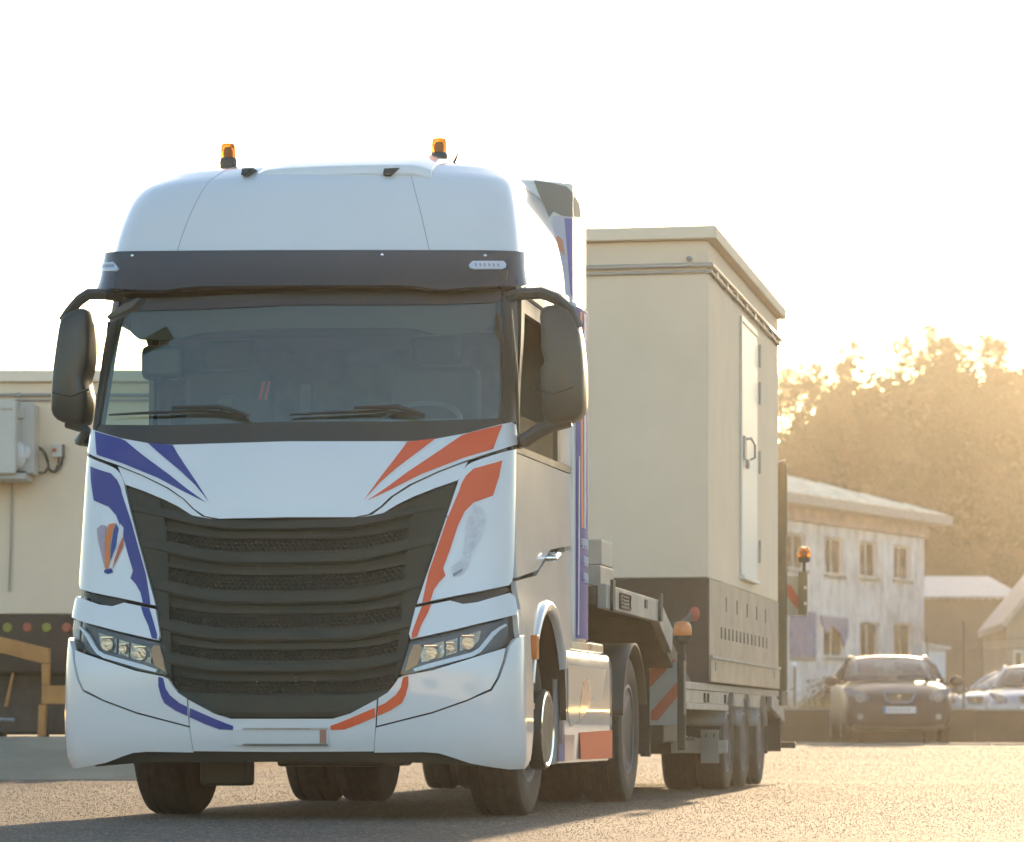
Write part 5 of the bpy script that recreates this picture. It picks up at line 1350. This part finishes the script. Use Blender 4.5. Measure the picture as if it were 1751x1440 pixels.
# hazard board in front, black post and amber lamp
vh = VF - .25
def hz_board(parent, cs, v, stripes, name='hazard_board'):
    pts = [rig_v(x, y, v) for x, y in cs]
    b_ = MB().prism([(u, v, z) for u, z in pts], (0, .02, 0)).build(name, mat('board_grey_white', (.42, .43, .38), .5), parent)
    for st in stripes:
        q = [rig_v(x, y, v) for x, y in st]
        MB().add([(u, v - .004, z) for u, z in q], [tuple(range(len(q)))]).build('red_stripe', HZR, b_, smooth=False, recalc=False)
    return b_
HZR = mat('hazard_red', (.50, .115, .06), .5)
hz_board(TRL, [(1111, 1128), (1167, 1128), (1167, 1240), (1111, 1240)], vh, [[(1127, 1128), (1156, 1128), (1111, 1176), (1111, 1147)], [(1163, 1160), (1163, 1186), (1125, 1232), (1113, 1232), (1113, 1217)]])
MB().box(rig_v(1095, 1100, vh)[0], rig_v(1110, 1100, vh)[0], vh, vh + .1, .30, .95).build('front_post', TDARK, TRL)
u0, z0_ = rig_v(1165, 1100, vh)
MB().box(u0 - .03, u0 + .03, vh - .01, vh + .05, .35, rig_v(1165, 1118, vh)[1]).build('lamp_post', BLACKP, TRL, bevel=.008)
MB().box(rig_v(1170, 1200, vh)[0], rig_v(1173, 1200, vh)[0], vh - .03, vh - .005, rig_v(1170, 1222, vh)[1], rig_v(1170, 1130, vh)[1]).build('pale_edge', RAIL, TRL)
AMB3 = mat('amber_dome', (.80, .24, .05), .3, coat=.6)
def dome(c, r, m_, name):
    b = MB().lathe(c, (0, 0, 1), [(r * .6, -r * 1.1), (r * .9, -r * .9), (r * 1.0, -r * .25)], 20).build(name, BLACKP, TRL)
    MB().lathe(c, (0, 0, 1), [(r * .98, -r * .25), (r * 1.05, r * .3), (r * .95, r * .9), (r * .6, r * 1.25), (.001, r * 1.35)], 20).build('lens', m_, b); return b
uu, zz = rig_v(1167, 1083, vh - .02); dome((uu, vh - .02, zz), .068, AMB3, 'beacon')
MB().tube([(uu, vh - .02, zz - .07), (uu, vh, rig_v(1165, 1118, vh)[1])], .018, 6).build('beacon_stem', BLACKP, TRL)
# red rag and strap tied on the deck front
vq = VF + .1
q = [(u, vq, z) for u, z in [rig_v(x, y, vq) for x, y in ((1152, 1067), (1165, 1066), (1178, 1058), (1185, 1050))]]
st_ = MB().tube(q, [.012, .018, .03, .035], 6).build('lashing_strap', mat('strap', (.22, .17, .14), .7), TRL)
MB().ell([*rig_v(1188, 1050, vq)[:1], vq, rig_v(1188, 1050, vq)[1]], (.04, .03, .055), 8, 6).build('strap_tail', HZR, st_)
# pale bumper bar with a plate low in front of the wheels
vb2 = WV[0] - .62
c = [rig_v(x, y, vb2) for x, y in ((1147, 1266), (1243, 1288))]
MB().box(c[0][0], c[1][0], vb2, vb2 + .06, c[1][1], c[0][1]).build('bumper_bar', mat('pale_bar', (.48, .46, .39), .5, var=.1), TRL, bevel=.006)
c = [rig_v(x, y, vb2) for x, y in ((1122, 1266), (1146, 1287))]
MB().box(c[0][0], c[1][0], vb2 + .003, vb2 + .05, c[1][1], c[0][1]).build('bumper_end', TDARK, TRL, bevel=.006)
c = [rig_v(x, y, vb2 - .03) for x, y in ((1198, 1248), (1229, 1305))]
pl_ = MB().box(c[0][0], c[1][0], vb2 - .03, vb2 - .01, c[1][1], c[0][1]).build('side_plate', mat('side_plate_grey', (.31, .30, .26), .55), TRL, bevel=.004)
for x in (1207, 1221):
    u_, z__ = rig_v(x, 1258, vb2 - .03); MB().box(u_ - .006, u_ + .006, vb2 - .034, vb2 - .0305, z__ - .016, z__ + .016).build('slot', TDARK, pl_, smooth=False)
MB().tube([(c[0][0], vb2 + .1, rig_v(1147, 1266, vb2)[1]), (*[rig_v(1115, 1246, vb2)[0]], vb2 - .5, rig_v(1115, 1246, vb2)[1])], .010, 5).build('stay', STEEL, TRL)
MB().box(-1.0, c[1][0], vb2 + .08, vb2 + .12, .30, .52).build('cross_member', TDARK, TRL)
# rear marker board and beacon, pulled out to the side
vm = VB + .9
hz_board(TRL, [(1340, 985), (1381, 985), (1381, 1052), (1340, 1052)], vm, [[(1344, 1000), (1352, 1000), (1377, 1040), (1377, 1052), (1372, 1052), (1344, 1018)]], 'marker_board')
MB().box(rig_v(1366, 1000, vm)[0], rig_v(1381, 1000, vm)[0], vm - .06, vm - .005, rig_v(1375, 1052, vm)[1], rig_v(1375, 978, vm)[1]).build('marker_post', mat('marker_post_tan', (.20, .17, .10), .6), TRL, bevel=.006)
for y in (1005, 1032):
    u_, z__ = rig_v(1377, y, vm - .06); MB().lathe((u_, vm - .06, z__), (0, -1, 0), [(.016, 0), (.014, .01), (.001, .012)], 10).build('reflector', mat('reflector_pale', (.8, .75, .55), .3) if y == 1005 else bpy.data.materials['reflector_pale'], TRL)
MB().box(UT - .1, rig_v(1372, 1000, vm)[0], vm + .025, vm + .07, rig_v(1372, 1045, vm)[1], rig_v(1372, 1037, vm)[1]).build('marker_arm', TDARK, TRL)
MB().box(UT - .14, UT - .08, vm - .4, vm + .08, ZD - .14, rig_v(1372, 1034, vm)[1]).build('marker_upright', TDARK, TRL)
uu, zz = rig_v(1375, 950, vm - .03); dome((uu, vm - .03, zz), .063, AMBER, 'beacon')
MB().lathe((uu, vm - .03, zz - .01), (0, 0, 1), [(.03, 0), (.03, .05), (.001, .07)], 10).build('bulb', AMBER2, TRL)
MB().tube([(uu, vm - .03, zz - .07), (uu, vm - .03, rig_v(1375, 978, vm)[1])], .017, 6).build('beacon_stem', BLACKP, TRL)

# ================================================================== SHELTER CARRIED BY THE TRAILER
BEIGE = mat('beige_render', (.84, .68, .49), .85, var=.05, vscale=1.2, bump=.0006, bscale=70)
BEIGE2 = mat('beige_roof_slab', (.86, .72, .54), .8, var=.05, vscale=1.5, bump=.002, bscale=60)
SKIRT = mat('skirt_metal', (.30, .27, .22), .5, metal=.05, var=.12, vscale=2.5, bump=.004, bscale=3, rvar=.1)
SKIRTD = mat('skirt_dark', (.060, .048, .036), .8, var=.15)
DOORW = mat('door_cream', (.82, .79, .70), .45)
US = 1.325
vs0 = rig_u(1211, 900, US)[0]; vs1 = rig_u(1330.5, 900, US)[0]
SHL = rigthing('equipment_shelter', 'beige flat roofed equipment shelter with a cream side door, loaded on the trailer', 'shelter', (0, (vs0 + vs1) / 2, 0))
zb_, zs_, zt3 = ZD + .003, rig_u(1211, 988, US)[1], rig_u(1211, 410, US)[1]
zroof = rig_u(1224, 387, US + .06)[1]
MB().box(-US, US, vs0, vs1, zs_, zt3).build('wall', BEIGE, SHL, bevel=.012)
MB().box(-US - .07, US + .07, vs0 - .07, vs1 + .07, zt3 + .002, zroof).build('roof', BEIGE2, SHL, bevel=.012)
MB().box(-US - .0, US - .0, vs0 + .0, vs0 + .06, zb_ + .0, zs_ - .003).build('front_skirt', SKIRTD, SHL)
MB().box(-US + .02, US - .03, vs0 + .061, vs1, zb_, zs_ - .003).build('base_frame', SKIRTD, SHL)
# side skirt plates with punched slots
def plate_slots(z0, z1, slots, name, x0=US - .02, x1=US + .004):
    mb = MB(); vc_ = sorted(set([vs0 + .061, vs1] + [s[0] for s in slots] + [s[1] for s in slots])); zc_ = sorted(set([z0, z1] + [s[2] for s in slots] + [s[3] for s in slots]))
    for i in range(len(vc_) - 1):
        for j in range(len(zc_) - 1):
            a, b = (vc_[i] + vc_[i + 1]) / 2, (zc_[j] + zc_[j + 1]) / 2
            if any(s[0] < a < s[1] and s[2] < b < s[3] for s in slots): continue
            mb.box(x0, x1, vc_[i], vc_[i + 1], zc_[j], zc_[j + 1])
    return mb.build(name, SKIRT, SHL, smooth=False)
def sl(px_, ytop, ybot, w_=.06):
    v, z1_ = rig_u(px_, ytop, US); z0_ = rig_u(px_, ybot, US)[1]; return (v - w_ / 2, v + w_ / 2, z0_, z1_)
zm_ = rig_u(1211, 1121, US)[1]
zu1, zu0 = rig_u(1241, 1021, US)[1], rig_u(1241, 1046, US)[1]
zl1, zl0 = rig_u(1240, 1074, US)[1], rig_u(1240, 1094, US)[1]
ups = [(rig_u(x, 1030, US)[0] - .04, rig_u(x, 1030, US)[0] + .04, zu0, zu1) for x in (1241, 1259.5, 1277, 1293, 1308)]
lows = [(rig_u(1233 + k * 6.45, 1090, US)[0] - .055, rig_u(1233 + k * 6.45, 1090, US)[0] + .055, zl0, zl1) for k in range(13)]
plate_slots(zm_ + .004, zs_ - .003, ups + lows, 'skirt_plate')
b1, b0 = rig_u(1220, 1132, US)[1], rig_u(1220, 1147, US)[1]
plate_slots(zb_ + .01, zm_ - .004, [(rig_u(x, 1140, US)[0] - .03, rig_u(x, 1140, US)[0] + .03, b0, b1) for x in (1220, 1321)], 'skirt_lower_plate', US - .02, US + .016)
MB().box(US - .019, US + .03, vs0 + .06, vs1, zm_ - .022, zm_ + .003).build('skirt_seam', TPAINT, SHL)
# drip conduit around under the roof
zc1 = rig_u(1217, 453, US + .03)[1]
MB().tube([(-US, vs0 - .03, zc1), (US + .03, vs0 - .03, zc1), (US + .03, vs1 + .02, zc1)], .018, 8).build('conduit', mat('conduit_grey', (.34, .31, .27), .4, metal=.3), SHL)
MB().tube([(-US, vs0 - .02, zc1 - .05), (US + .02, vs0 - .02, zc1 - .05), (US + .02, vs1 + .02, zc1 - .05)], .012, 8).build('conduit', bpy.data.materials['conduit_grey'], SHL)
for k in range(8):
    MB().box(US + .0, US + .04, vs0 + .3 + k * .7, vs0 + .33 + k * .7, zc1 - .065, zc1 + .0).build('conduit_clip', STEEL, SHL)
u_, z__ = rig_v(1179, 443, vs0 - .01)
MB().lathe((u_, vs0, z__), (0, -1, 0), [(.022, 0), (.022, .03), (.012, .04), (.001, .045)], 14).build('vent_cap', TPAINT, SHL)
# door
d0 = rig_u(1265, 700, US)[0]; d1 = rig_u(1291, 700, US)[0]; zd1 = rig_u(1266, 540, US)[1]; zd0 = rig_u(1266, 983, US)[1]
HWM = mat('door_hardware', (.36, .33, .29), .5, metal=.2)
df = MB().box(US + .001, US + .022, d0, d1, zd0, zd1).build('door', DOORW, SHL, bevel=.006)
MB().box(US + .023, US + .03, d0 + .04, d1 - .04, zd1 - .06, zd1 - .05).build('door_seam', TPAINT, df)
MB().box(US + .001, US + .045, d0 - .02, d1 + .02, zd0 - .035, zd0 - .003).build('door_sill', DOORW, df)
for y in (608, 672, 790, 943):
    z__ = rig_u(1290, y, US)[1]; MB().lathe((US + .04, d1 + .015, z__), (0, 0, 1), [(.011, -.10), (.011, .10)], 10).build('hinge', HWM, df)
z__ = rig_u(1272, 765, US)[1]
MB().box(US + .023, US + .036, d0 + .06, d0 + .22, z__ - .12, z__ + .08).build('lock_plate', HWM, df, bevel=.004)
MB().tube([(US + .03, d0 + .18, z__ + .06), (US + .07, d0 + .25, z__ + .07), (US + .085, d0 + .42, z__ + .03), (US + .08, d0 + .45, z__ - .08), (US + .04, d0 + .45, z__ - .10)], .010, 8).build('handle', HWM, df)
MB().lathe((US + .036, d0 + .14, z__ - .16), (1, 0, 0), [(.04, 0), (.04, .03), (.001, .035)], 14).build('padlock', HWM, df)

# ================================================================== SECOND SHELTER AT THE LEFT
Z2 = 39.0
def p2(x, y, Z=Z2): return W(x, y, Z)
SH2 = thing('equipment_shelter', 'beige shelter behind the truck at the left with a wall air conditioner', 'shelter', (p2(0, 1246).x, Z2 + 1.3, 0), R(0), None)
lo = SH2.location.copy()
OFF[SH2] = lo.copy()
xl, xr = p2(-330, 0).x, p2(330, 0).x
zT, zE, zB = p2(0, 634).z, p2(0, 654).z, p2(0, 1050).z
MB().box(xl, xr, Z2, Z2 + 2.6, zB, zE).build('wall', BEIGE, SH2, bevel=.012)
MB().box(xl - .08, xr + .08, Z2 - .08, Z2 + 2.68, zE + .002, zT).build('roof', BEIGE2, SH2, bevel=.012)
MB().box(xl + .1, xr - .1, Z2 - .0, Z2 + 2.55, p2(0, 1148).z, zB - .003).build('base_frame', SKIRTD, SH2)
zq = p2(0, 676).z
MB().tube([(xl, Z2 - .03, zq), (xr, Z2 - .03, zq)], .02, 8).build('conduit', bpy.data.materials['conduit_grey'], SH2)
MB().tube([(xl, Z2 - .03, zq - .06), (xr, Z2 - .03, zq - .06)], .012, 8).build('conduit', bpy.data.materials['conduit_grey'], SH2)
x = p2(33, 676).x; MB().lathe((x, Z2 - .04, zq), (0, -1, 0), [(.03, 0), (.02, .03)], 10).build('conduit_clip', TPAINT, SH2)
cyl, crd = mat('plug_yellow', (.30, .28, .05), .5), mat('plug_red', (.42, .11, .06), .5)
for k, x in enumerate((-54, -21, 13, 47, 80, 114, 148, 182, 215)):
    c = p2(x, 1073); r_ = .052
    MB().lathe((c.x, Z2 - .001, c.z), (0, -1, 0), [(r_, 0), (r_, .02), (r_ * .8, .028), (.001, .03)], 16).build('round_plug', crd if k % 2 else cyl, SH2)
# air conditioning unit on the wall
ACW = mat('ac_casing', (.60, .57, .49), .5, var=.04); ACG = mat('ac_side', (.48, .47, .42), .5)
ac = thing('air_conditioner', 'pale air conditioning unit with looping cables fixed to the left shelter wall', 'air conditioner', (p2(15, 750).x, Z2 - .35, p2(0, 812).z), 0)
OFF[ac] = ac.location.copy()
a0, a1 = p2(-70, 683, Z2 - .7), p2(26, 810, Z2 - .7)
MB().box(a0.x, a1.x, Z2 - .7, Z2 - .003, a1.z, a0.z).build('casing', ACW, ac, bevel=.015)
b1_ = p2(60, 683, Z2 - .35)
MB().box(a1.x + .002, b1_.x, Z2 - .45, Z2 - .003, a1.z + .02, a0.z - .01).build('service_side', ACG, ac, bevel=.012)
pc = MB(); pc.box(p2(36, 0).x, p2(52, 0).x, Z2 - .49, Z2 - .452, p2(0, 722).z, p2(0, 702).z).box(p2(38, 0).x, p2(46, 0).x, Z2 - .49, Z2 - .452, p2(0, 768).z, p2(0, 726).z); pc.build('hatch', ACG, ac, bevel=.006)
pc = MB(); pc.ell((p2(42, 0).x, Z2 - .47, p2(0, 785).z), (.09, .08, .16), 14, 8).ell((p2(55, 0).x, Z2 - .47, p2(0, 781).z), (.05, .05, .08), 10, 6); pc.build('pipe_cover', mat('foil_wrap', (.62, .62, .60), .35, bump=.01, bscale=20), ac)
MB().box(p2(-60, 0).x, p2(57, 0).x, Z2 - .62, Z2 - .0, p2(0, 826).z, p2(0, 816).z).build('bracket', ACG, ac, bevel=.006)
MB().box(p2(-60, 0).x, p2(54, 0).x, Z2 - .60, Z2 - .05, p2(0, 815).z, p2(0, 811.5).z).build('rubber_foot', TDARK, ac)
RL = mat('logo_red', (.42, .12, .08), .5)
for k, (x, w_) in enumerate(((-6, 3), (-2, 2), (2, 3), (6, 2.2), (9.5, 3), (14, 3), (18, 2))):   # faint red maker's lettering, unreadable
    z0_ = p2(0, 701.5, Z2 - .7).z; x0 = p2(x, 0, Z2 - .7).x; w1 = w_ * .0066
    MB().tube([(x0, Z2 - .702, z0_), (x0 + w1 * .3, Z2 - .702, z0_ + .022), (x0 + w1, Z2 - .702, z0_ + (.022 if k % 2 else .0)), (x0 + w1, Z2 - .702, z0_ + .011)], .0028, 4).build('logo_letter', RL, ac)
sbx = thing('switch_box', 'small white isolator box with a red knob beside the air conditioner', 'switch box', (p2(102, 772).x, Z2, p2(0, 784).z), 0); OFF[sbx] = sbx.location.copy()
MB().box(p2(91, 0).x, p2(108, 0).x, Z2 - .12, Z2 - .003, p2(0, 783).z, p2(0, 761).z).build('casing', ACW, sbx, bevel=.008)
MB().box(p2(108, 0).x + .002, p2(111, 0).x, Z2 - .10, Z2 - .003, p2(0, 784).z, p2(0, 761).z).build('side_strip', TDARK, sbx)
MB().lathe((p2(96, 0).x, Z2 - .12, p2(0, 771).z), (0, -1, 0), [(.025, 0), (.022, .03), (.001, .035)], 14).build('red_knob', mat('knob_red', (.5, .10, .06), .4), sbx)
CAB = mat('cable', (.10, .10, .085), .6)
def cab_(pts, name='cable'):
    q = chaik([(x, y) for x, y in pts], 2); return [(p2(x, y, Z2 - .06).x, Z2 - .06 - .02 * math.sin(i), p2(x, y, Z2 - .06).z) for i, (x, y) in enumerate(q)]
MB().tube(cab_([(52, 759), (57, 768), (66, 764), (76, 772), (82, 790), (84, 804), (95, 808), (103, 798), (108, 783)]), .017, 6).build('cable', CAB, ac)
MB().tube(cab_([(56, 800), (62, 808), (76, 809), (81, 802), (84, 800)]), .014, 6).build('cable', CAB, ac)
MB().tube(cab_([(84, 804), (94, 807), (99, 796), (101, 783)]), .012, 6).build('cable', CAB, ac)
MB().tube([(p2(21, 0).x, Z2 - .02, p2(0, 827).z), (p2(19, 0).x, Z2 - .02, p2(0, 930).z), (p2(16, 0).x, Z2 - .02, p2(0, 1012).z)], .012, 6).build('drain_pipe', bpy.data.materials['conduit_grey'], ac)
# orange steel frame under the shelter
OFR = mat('orange_frame_paint', (.52, .24, .07), .6, var=.2, vscale=3)
fz = hground(0, 0)
frm = thing('orange_frame', 'orange painted steel trestle frame under the left shelter', 'frame', (p2(75, 0).x, Z2 - 1.0, .40), 0); OFF[frm] = frm.location.copy()
Zf = Z2 - 1.0
def pf(x, y): return W(x, y, Zf)
def beam(pts, d=.14, name='beam', m_=OFR, y0=None):
    y = Zf if y0 is None else y0
    MB().prism([(pf(x, yy).x, y, pf(x, yy).z) for x, yy in pts], (0, d, 0)).build(name, m_, frm, bevel=.008)
beam([(-90, 1062), (0, 1089), (84, 1109), (84, 1134), (70, 1134), (-90, 1094)], name='sloping_beam')
beam([(71, 1135), (84, 1135), (83, 1172), (71, 1172)], name='upright')
beam([(71, 1172.5), (150, 1172.5), (150, 1204), (71, 1204)], name='cross_beam')
beam([(66, 1205), (78, 1205), (76, 1259), (64, 1259)], name='leg')
beam([(54, 1207), (65, 1207), (65, 1262), (54, 1262)], name='leg', m_=TDARK, y0=Zf + .8)
beam([(13, 1150), (17, 1150), (6, 1208), (0, 1208)], d=.05, name='brace', y0=Zf + .3)
beam([(150.5, 1140), (164, 1140), (162, 1259), (150.5, 1259)], name='leg')
MB().box(pf(-90, 0).x, pf(260, 0).x, Z2 + .3, Z2 + 2.2, .44, p2(0, 1150).z).build('dark_fill', TDARK, frm, bevel=.05)  # dark box added to shut out bright ground showing under the shelter
MB().box(pf(-90, 0).x, pf(200, 0).x, Z2 + .2, Z2 + 2.3, p2(0, 1150).z, p2(0, 1148).z + .02).build('support_deck', TDARK, frm)
MB().tube([(pf(-20, 0).x, Zf + .1, pf(0, 1230).z), (pf(22, 0).x, Zf + .1, pf(0, 1231).z)], .02, 6).build('chain_bar', STEEL, frm)
for x in (-80, 320):
    MB().box(p2(x, 0).x, p2(x, 0).x + .3, Z2 + .3, Z2 + 2.2, .40, p2(0, 1149).z).build('support_block', TDARK, frm)
# ================================================================== AIR
HAZE = bpy.data.materials.new('haze'); HAZE.use_nodes = True
n = HAZE.node_tree; n.nodes.clear(); o_ = n.nodes.new('ShaderNodeOutputMaterial'); v_n = n.nodes.new('ShaderNodeVolumePrincipled')
v_n.inputs['Color'].default_value = (.98, .93, .80, 1); v_n.inputs['Density'].default_value = HAZE_D; v_n.inputs['Anisotropy'].default_value = HAZE_G
n.links.new(v_n.outputs[0], o_.inputs['Volume'])
if HAZE_D > 0:
    hzb = MB().box(-230, 230, -60, 240, -1.0, 24.0).build('haze', HAZE, None, smooth=False)
    tag(hzb, None, kind='stuff')
